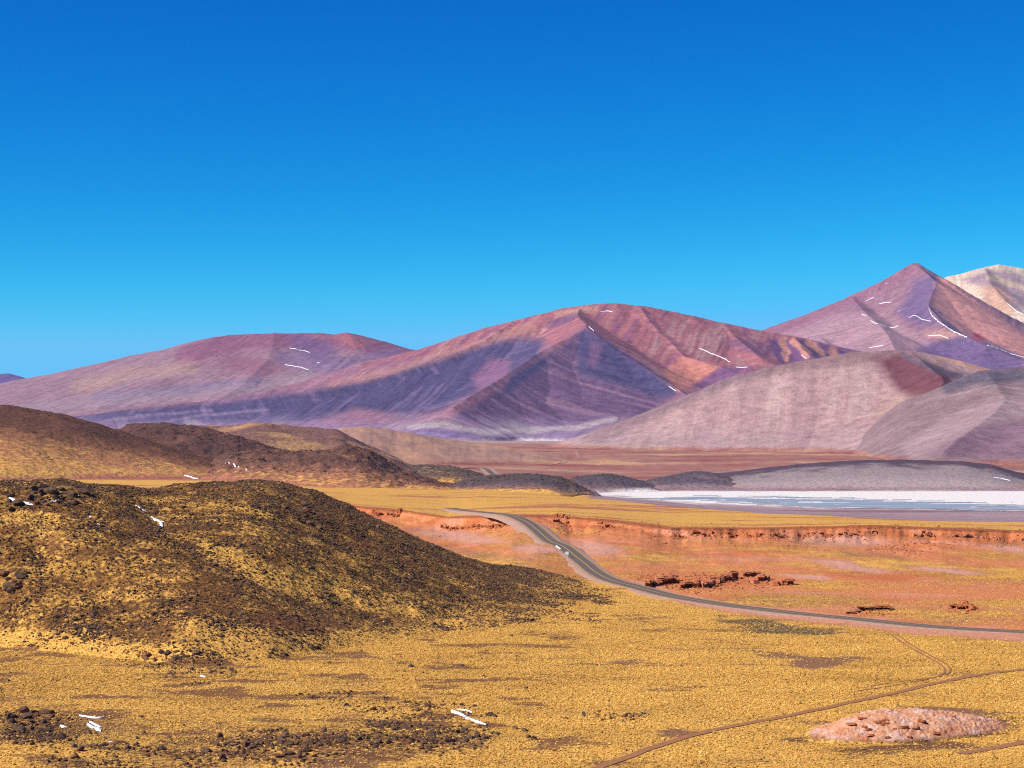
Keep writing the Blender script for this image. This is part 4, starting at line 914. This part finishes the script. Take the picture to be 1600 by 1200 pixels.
# loose stones of the rocky hill and the near boulder fields
n = 260000; X, Y, P = in_view(n, 300, 690, -60, 1020)
Z, G, onh, onm = field(X, Y); PYs = to_py(Z, Y)
dens = np.where(onh, 0.60, 0.0); q = (P + 12 * fbm(X / 14, Y / 14, 3, 77), PYs + 10 * fbm(X / 14, Y / 14, 3, 78))
cl = fbm(X / 13, Y / 13, 4, 911); cl2 = fbm(X / 40, Y / 40, 3, 912)
dens = dens * np.clip(0.9 + 0.9 * cl + 0.35 * cl2, 0.15, 1.6)
dens *= np.where(onh, 1 - 0.75 * sstep(0.6, .92, G), 1)
for m_, d_ in ((m_ell(q, 80, 775, 70, 26, 5), .9), (m_ell(q, 10, 905, 40, 30, 0), .8), (m_ell(q, 165, 975, 60, 28, 15), .55), (m_ell(q, 270, 1030, 90, 26, 12), .4), (m_line(q, [(400, 765), (480, 780), (600, 825), (720, 885), (800, 905)], 20, 26), .62), (m_line(q, [(800, 905), (880, 925), (950, 935)], 8, 10), .7),
               (m_line(q, [(860, 958), (935, 968)], 4, 6), .5), (m_ell(q, 60, 1140, 90, 26, 0), .5), (m_ell(q, 470, 1168, 110, 26, 0), .55), (m_ell(q, 645, 1150, 110, 26, 0), .6), (m_ell(q, 220, 1185, 130, 22, 0), .35), (m_ell(q, 610, 1105, 120, 12, 8), .35), (m_ell(q, 740, 1120, 40, 12, 10), .4), (m_ell(q, 960, 1120, 60, 6, 3), .25)):
    dens = np.maximum(dens, m_ * d_ * np.clip(.6 + 1.2 * cl, .1, 1.3))
dens = np.where(~onh & (dens < .02), 0.0015, dens)
keep = (RNG.random(n) < dens) & clear_of(X, Y, rp, 10) & ~onm
X, Y, Z, cl = X[keep], Y[keep], Z[keep], cl[keep]; n = len(X); print('stones', n)
s = (0.26 + 0.5 * RNG.random(n) ** 2.4) * (1 + 0.6 * np.clip(cl, 0, 1)) * np.where(RNG.random(n) < .05, 1.7, 1)
rot = np.stack([RNG.uniform(-.4, .4, n), RNG.uniform(-.4, .4, n), RNG.uniform(0, 6.28, n)], 1); scl = np.stack([s * RNG.uniform(.9, 1.4, n), s * RNG.uniform(.8, 1.2, n), s * RNG.uniform(.75, 1.2, n)], 1)
tag(scatter('loose_stones', np.stack([X, Y, Z], 1), RNG.integers(0, 6, n), rot, scl, STO), 'small dark lava stones strewn over the hillside', 'stones', kind='stuff')

# dark blocky rubble on the far lava ridges and hills
STF = bpy.data.collections.new('lava_shapes')
for i in range(4):
    me = rock_mesh('lava_block', 60 + i, 1, 0.8, 0.4); me.materials.append(M_rock); STF.objects.link(bpy.data.objects.new('lava_shape_%d' % i, me))
Vs = []; Sz = []
for L, cnt, smin, smax in ((h_left, 3000, 1.0, 3.0), (h_left2, 2600, 1.2, 3.5), (h_mid, 3200, 1.0, 3.5), (h_lava1, 900, 1, 3), (h_lava2, 1800, 1, 3), (h_lava3, 700, 1, 3), (h_lava4, 800, 1, 3), (h_mesa, 1500, 1, 3)):
    nr, nc = L.Y.shape; r = (RNG.random(cnt * 3) ** 0.7 * (nr - 46)).astype(int) + 4; c_ = RNG.integers(6, nc - 6, cnt * 3)
    w = np.clip(0.35 + 1.4 * fbm(L.X[r, c_] / 60, L.Y[r, c_] / 60, 3, 17), 0, 1) * np.clip(r / nr * 2.0, 0, 1) * (1 - L.grass[r, c_] if L is not h_mesa else (r > nr * .35) * .8)
    k = np.where(RNG.random(cnt * 3) < w)[0][:cnt]; r, c_ = r[k], c_[k]
    Vs.append(np.stack([L.X[r, c_], L.Y[r, c_], L.Z[r, c_]], 1)); Sz.append(smin + (smax - smin) * RNG.random(len(k)) ** 2)
V = np.concatenate(Vs); s = np.concatenate(Sz); n = len(V)
tag(scatter('lava_rubble', V, RNG.integers(0, 4, n), np.stack([s * 0, s * 0, RNG.uniform(0, 6.28, n)], 1), np.stack([s * 1.2, s, s * .8], 1), STF), 'dark rubble on the low lava ridges behind the meadow', 'stones', kind='stuff')

# ------------------------------------------------------------------ red rock outcrops and ledges
_b = bmesh.new(); bmesh.ops.create_cube(_b, size=1.0); bmesh.ops.subdivide_edges(_b, edges=list(_b.edges), cuts=2, use_grid_fill=True)
_b.verts.index_update(); CUBE_V = [tuple(v.co) for v in _b.verts]; CUBE_F = [[v.index for v in f.verts] for f in _b.faces]; _b.free()
def chunk(bm, loc, size, rotz, rr, tilt=0.0, rough=0.16):
    """one weathered angular block added to a bmesh"""
    vs = [bm.verts.new(c) for c in CUBE_V]
    for f in CUBE_F: bm.faces.new([vs[i] for i in f])
    off = Vector((rr.random() * 90, rr.random() * 90, rr.random() * 90)); R = Matrix.Rotation(rotz, 3, 'Z') @ Matrix.Rotation(tilt, 3, 'X')
    tp = rr.uniform(.7, 1.0)
    for v in vs:
        p = v.co.copy(); q = p * 1.9 + off
        k = max(abs(p.x), abs(p.y), abs(p.z)) * 2; l = p.length; p = p * (1 - 0.16 * max(0, l / 0.5 - 1.1))
        p += Vector((mnoise.noise(q), mnoise.noise(q + Vector((7, 3, 1))), mnoise.noise(q + Vector((2, 9, 4))))) * rough * 1.6
        if p.z > 0: p.x *= tp; p.y *= tp
        p = Vector((p.x * size[0], p.y * size[1], p.z * size[2])); v.co = R @ p + Vector(loc)
def outcrop(name, pxs, label, cat, hgt=(1.5, 2.6), wid=(1.4, 3.4), dens=1.0, caps=0.4, depth=2.0, seed=0, group=None, scatter_rub=0.6, layer=ground, emb=0.25):
    rr = random.Random(seed); P = [layer.ray(a, b) for a, b in pxs]
    if any(p is None for p in P): print('outcrop miss', label); return
    P, t = resample(P, 1.0); bm = bmesh.new(); base = P[len(P) // 2].copy(); s = 0.0; L = t[-1]
    zl = lambda x, y: float(layer.sample([x], [y])[0])
    while s < L:
        w = rr.uniform(*wid); i = min(int((s + w / 2) / max(L, .1) * (len(P) - 1)), len(P) - 1); x, y = P[i, 0], P[i, 1]; h = rr.uniform(*hgt)
        x += rr.uniform(-.3, .3); y += rr.uniform(-depth, depth) * .5; z = zl(x, y)
        if rr.random() < dens:
            if rr.random() < caps:      # a slab roofing a hollow between two props
                chunk(bm, (x - base[0], y - base[1], z + h * .85 - base[2]), (w * 1.25, depth * 1.3, h * .4), rr.uniform(-.3, .3), rr, rr.uniform(-.1, .12))
                chunk(bm, (x - w * .5 - base[0], y + .3 - base[1], z + h * .3 - base[2]), (w * .3, depth * .7, h * .9), rr.uniform(-.5, .5), rr)
                chunk(bm, (x - base[0], y + depth * .6 - base[1], z + h * .3 - base[2]), (w * 1.1, depth * .4, h), rr.uniform(-.2, .2), rr)
            else:
                chunk(bm, (x - base[0], y - base[1], z + h * (.5 - emb) - base[2]), (w * 1.1, depth * rr.uniform(.7, 1.2), h), rr.uniform(-.6, .6), rr, rr.uniform(-.15, .15))
            for _ in range(3):
                if rr.random() < scatter_rub:
                    q = rr.uniform(.25, .7); xx = x + rr.uniform(-w, w); yy = y - rr.uniform(.8, 4.0); chunk(bm, (xx - base[0], yy - base[1], zl(xx, yy) + q * .2 - base[2]), (q * 1.3, q, q), rr.uniform(0, 3), rr)
        s += w * rr.uniform(.75, 1.05)
    me = bpy.data.meshes.new(name); bm.to_mesh(me); bm.free(); o = link(name, me, M_red); o.location = base
    return tag(o, label, cat, group)
OC = [([(1012, 916), (1030, 914), (1052, 908)], 'leftmost dark-shadowed red outcrop just above the road', (2.2, 3.4), 0.7),
      ([(1068, 919), (1078, 917)], 'small red outcrop with black hollow, second from the left above the road', (2.2, 3.0), 0.9),
      ([(1084, 918), (1094, 916)], 'round hollow red outcrop, third from the left above the road', (2.4, 3.2), 0.9),
      ([(1100, 918), (1112, 915)], 'red outcrop at the left foot of the tall central cluster', (2.4, 3.0), 0.9),
      ([(1110, 912), (1124, 910), (1138, 906), (1150, 903)], 'tall red central outcrop with black clefts above the road', (2.8, 4.0), 0.6),
      ([(1166, 901), (1180, 900)], 'flat capped red outcrop right of the tall central cluster', (1.8, 2.6), 0.9),
      ([(1168, 912), (1182, 911)], 'low red outcrop under the flat capped one', (1.6, 2.4), 0.5),
      ([(1186, 908), (1198, 905)], 'red outcrop with a dark notch right of the flat capped one', (2.4, 3.2), 0.7),
      ([(1216, 915), (1234, 913)], 'broken red outcrop at the right end of the row', (1.8, 2.6), 0.3),
      ([(1326, 958), (1338, 955)], 'dark left slab of the low outcrop beside the road', (1.0, 1.6), 0.9),
      ([(1344, 954), (1366, 952), (1386, 952)], 'low red slab outcrop beside the right stretch of road', (1.2, 1.8), 0.7),
      ([(1488, 951), (1504, 951)], 'left slab of the solitary split red outcrop at far right', (1.2, 1.8), 0.9),
      ([(1505, 948), (1518, 953)], 'right block of the solitary split red outcrop at far right', (2.0, 2.6), 0.4)]
for k, (pts, lb, hg, cp) in enumerate(OC): outcrop('rock_outcrop', pts, lb, 'rock outcrop', (hg[0] * .72, hg[1] * .72), (1.4, 3.0), 0.95, cp, 2.4, 200 + k, 'red outcrops beside the road')
LD = [([(556, 800), (590, 803), (625, 806)], 'red rock ledge at the left, behind the rocky hill', 0.8), ([(690, 824), (740, 823), (798, 819)], 'dark red rock ledge left of the road crest', 0.8), ([(866, 816), (880, 815), (896, 817)], 'red rubble bank right of the road crest below the two people', 0.7), ([(912, 819), (940, 821), (962, 825)], 'thin red ledge in the middle right of the road', 0.5),
      ([(1053, 836), (1080, 836), (1105, 836)], 'dark toothed red ledge at the start of the long scarp', 0.95), ([(1106, 837), (1150, 838), (1205, 838)], 'broken red ledge in the left half of the long scarp', 0.75), ([(1210, 837), (1260, 836), (1310, 835)], 'low red ledge in the middle of the long scarp', 0.6), ([(1312, 836), (1345, 834), (1376, 834)], 'bold red ledge with dark clefts before the scarp gap', 0.95), ([(1428, 838), (1440, 838), (1458, 838)], 'short red ledge with upright dark fins past the scarp gap', 0.9), ([(1484, 838), (1530, 841), (1605, 843), (1640, 844)], 'long low dark red ledge at the right end of the scarp', 0.85)]
for k, (pts, lb, dn) in enumerate(LD): outcrop('rock_ledge', pts, lb, 'rock ledge', (0.7, 1.8), (0.7, 2.2), dn * .72, 0.3, 1.6, 300 + k, 'red ledges along the scarp', 0.8)
outcrop('rock_outcrop', [(868, 808), (882, 808)], 'square red rock beside the two people', 'rock outcrop', (1.5, 1.9), (1.5, 2.0), 1.0, 0.0, 1.5, 401)
outcrop('rock_outcrop', [(622, 800), (626, 800)], 'small upright red rock standing on the left ledge', 'rock outcrop', (2.6, 3.2), (1.2, 1.8), 1.0, 0.0, 1.5, 402)
# cracked slabs on the mound
for k, (a, b) in enumerate([(1330, 1133), (1350, 1136), (1372, 1130), (1398, 1139), (1412, 1137), (1430, 1138), (1388, 1126), (1440, 1128), (1360, 1150), (1420, 1152)] + [(random.uniform(1310, 1490), random.uniform(1120, 1154)) for _ in range(10)]):
    r = ray([mound], a, b)
    if r is None: continue
    bm = bmesh.new(); rr = random.Random(900 + k); f_ = rr.uniform(.4, .9); chunk(bm, (0, 0, .2 * f_), (f_ * 1.6, f_, .55 * f_), rr.uniform(-.3, .3), rr, -.2); chunk(bm, (.8 * f_, .2, .1), (.7 * f_, .6 * f_, .4 * f_), rr.uniform(-.5, .5), rr)
    me = bpy.data.meshes.new('slab'); bm.to_mesh(me); bm.free(); o = link('slab', me, None, mound.obj); me.materials.append(M_red); o.location = r
# red rubble below the scarp
Xr, Yr, Pr = in_view(60000, 560, 905, 540, 1680)
Zr = ground.sample(Xr, Yr); pyr = to_py(Zr, Yr); rimp = np.interp(Pr, gpx, rimpy[0]); dn = np.exp(-((pyr - rimp - 12) / 12.0) ** 2) * np.clip(.35 + 1.6 * fbm(Xr / 14, Yr / 14, 3, 931), 0, 1) * .45
for (cx, cy, rx, ry) in [(880, 822, 26, 14), (930, 818, 30, 6), (1250, 838, 70, 10), (1410, 855, 50, 10), (1090, 912, 110, 14), (1360, 956, 40, 6), (1505, 951, 25, 7)]: dn = np.maximum(dn, .5 * m_ell((Pr, pyr), cx, cy, rx, ry, 0, .6))
k = (RNG.random(len(Xr)) < dn) & clear_of(Xr, Yr, rp, 10); Xr, Yr, Zr = Xr[k], Yr[k], Zr[k]; n = len(Xr); print('rubble', n)
SRD = bpy.data.collections.new('red_shapes')
for i in range(5):
    me = rock_mesh('red_block', 80 + i, 1, 0.8, 0.4); me.materials.append(M_red); SRD.objects.link(bpy.data.objects.new('red_shape_%d' % i, me))
s = .3 + .9 * RNG.random(n) ** 2.5
tag(scatter('red_rubble', np.stack([Xr, Yr, Zr], 1), RNG.integers(0, 5, n), np.stack([s * 0, s * 0, RNG.uniform(0, 6.28, n)], 1), np.stack([s * 1.3, s, s * .9], 1), SRD), 'red stones strewn below the scarp', 'stones', kind='stuff')

# ------------------------------------------------------------------ road sign
def box(bm, lo, hi):
    M = bmesh.ops.create_cube(bm, size=1.0)['verts']
    for v in M: v.co = Vector([(lo[i] + hi[i]) / 2 + v.co[i] * (hi[i] - lo[i]) for i in range(3)])
def mesh_of(fn, name):
    bm = bmesh.new(); fn(bm); me = bpy.data.meshes.new(name); bm.to_mesh(me); bm.free(); return me
M_steel = plain_mat('galvanised_mat', lin(190, 196, 204, .9), 0.5)
r = ground.ray(886, 872)
sg = bpy.data.objects.new('road_sign', None); C.objects.link(sg); sg.location = (r[0], r[1], r[2]); sg.rotation_euler = (0, 0, math.radians(-28))
tag(sg, 'small pale road sign standing beside the road', 'sign')
for x in (-.3, .3): link('post', mesh_of(lambda bm: box(bm, (x - .05, -.05, -.4), (x + .05, .05, 2.6)), 'post'), M_steel, sg)
def pan(bm):
    box(bm, (-.75, -.09, 1.35), (.75, -.06, 2.45))
    bmesh.ops.bevel(bm, geom=list(bm.edges), offset=.02, segments=1, affect='EDGES')
pn = link('panel', mesh_of(pan, 'panel'), M_steel, sg)
for zz in (1.6, 2.2): link('brace', mesh_of(lambda bm: box(bm, (-.7, -.135, zz - .04), (.7, -.092, zz + .04)), 'brace'), M_steel, pn)

# ------------------------------------------------------------------ two people beside the square red rock
def person(px, py, cloth_top, cloth_leg, label, h=1.8, yaw=0.0):
    r = ground.ray(px, py)
    J = {'pel': (0, 0, .95), 'chest': (0, .02, 1.3), 'neck': (0, .01, 1.5), 'head': (0, -.01, 1.62), 'top': (0, -.01, 1.74), 'sl': (-.19, .01, 1.42), 'el': (-.27, .02, 1.13), 'wl': (-.24, -.1, .9), 'hl': (-.24, -.13, .8), 'sr': (.19, .01, 1.42), 'er': (.27, .02, 1.13), 'wr': (.25, -.08, .9), 'hr': (.25, -.11, .8),
         'pl': (-.1, 0, .9), 'kl': (-.12, -.02, .5), 'al': (-.13, .02, .09), 'tl': (-.14, -.14, .04), 'pr': (.1, 0, .9), 'kr': (.12, -.03, .5), 'ar': (.14, .02, .09), 'tr': (.15, -.14, .04)}
    R = {'pel': .15, 'chest': .17, 'neck': .065, 'head': .1, 'top': .08, 'sl': .08, 'el': .055, 'wl': .045, 'hl': .04, 'sr': .08, 'er': .055, 'wr': .045, 'hr': .04, 'pl': .1, 'kl': .075, 'al': .055, 'tl': .04, 'pr': .1, 'kr': .075, 'ar': .055, 'tr': .04}
    E = [('pel', 'chest'), ('chest', 'neck'), ('neck', 'head'), ('head', 'top'), ('chest', 'sl'), ('sl', 'el'), ('el', 'wl'), ('wl', 'hl'), ('chest', 'sr'), ('sr', 'er'), ('er', 'wr'), ('wr', 'hr'), ('pel', 'pl'), ('pl', 'kl'), ('kl', 'al'), ('al', 'tl'), ('pel', 'pr'), ('pr', 'kr'), ('kr', 'ar'), ('ar', 'tr')]
    ks = list(J); me = bpy.data.meshes.new('person'); me.from_pydata([J[k] for k in ks], [(ks.index(a), ks.index(b)) for a, b in E], [])
    o = bpy.data.objects.new('person', me); C.objects.link(o); sk = o.modifiers.new('skin', 'SKIN'); sk.use_smooth_shade = True; o.modifiers.new('sub', 'SUBSURF').levels = 1; o.modifiers['sub'].render_levels = 1
    for i, k in enumerate(ks): me.skin_vertices[0].data[i].radius = (R[k], R[k] * .85); me.skin_vertices[0].data[i].use_root = (k == 'pel')
    m, nt, b = new_mat('person_mat'); tc = N(nt, 'ShaderNodeTexCoord'); sp = N(nt, 'ShaderNodeSeparateXYZ'); nt.links.new(tc.outputs['Object'], sp.inputs[0]); zz = math_n(nt, 'DIVIDE', sp.outputs[2], 2.0)
    rmp = N(nt, 'ShaderNodeValToRGB'); rmp.color_ramp.interpolation = 'CONSTANT'; e = rmp.color_ramp.elements
    for i, (p, c) in enumerate([(0, lin(40, 36, 36)), (.05, cloth_leg), (.46, cloth_top), (.755, lin(176, 124, 100)), (.85, lin(36, 28, 26))]):
        if i > 1: e.new(p)
        e[i].position = p; e[i].color = (*c, 1)
    nt.links.new(zz, rmp.inputs[0]); nt.links.new(rmp.outputs[0], b.inputs['Base Color']); me.materials.append(m)
    o.location = (r[0], r[1], r[2]); o.scale = (h / 1.8,) * 3; o.rotation_euler = (0, 0, yaw); tag(o, label, 'person')
person(882.5, 811.5, lin(225, 190, 200), lin(200, 160, 170), 'person in pale pink clothes standing beside the square red rock', 1.85, 2.6)
person(886, 811.5, lin(52, 40, 44), lin(48, 38, 42), 'person in dark clothes standing right of the one in pink', 1.9, -2.2)

# ------------------------------------------------------------------ thin mountain haze
bm = bmesh.new(); box(bm, (-14000, -400, -60), (14000, 23600, 1500)); me = bpy.data.meshes.new('haze'); bm.to_mesh(me); bm.free()
m = bpy.data.materials.new('haze_mat'); m.use_nodes = True; nt = m.node_tree; nt.nodes.remove(nt.nodes['Principled BSDF'])
v = nt.nodes.new('ShaderNodeVolumePrincipled'); v.inputs['Color'].default_value = (0.16, 0.52, 1.0, 1); v.inputs['Density'].default_value = 0.6e-5; v.inputs['Anisotropy'].default_value = 0.2
nt.links.new(v.outputs[0], nt.nodes['Material Output'].inputs['Volume'])
tag(link('haze', me, m), kind='stuff')
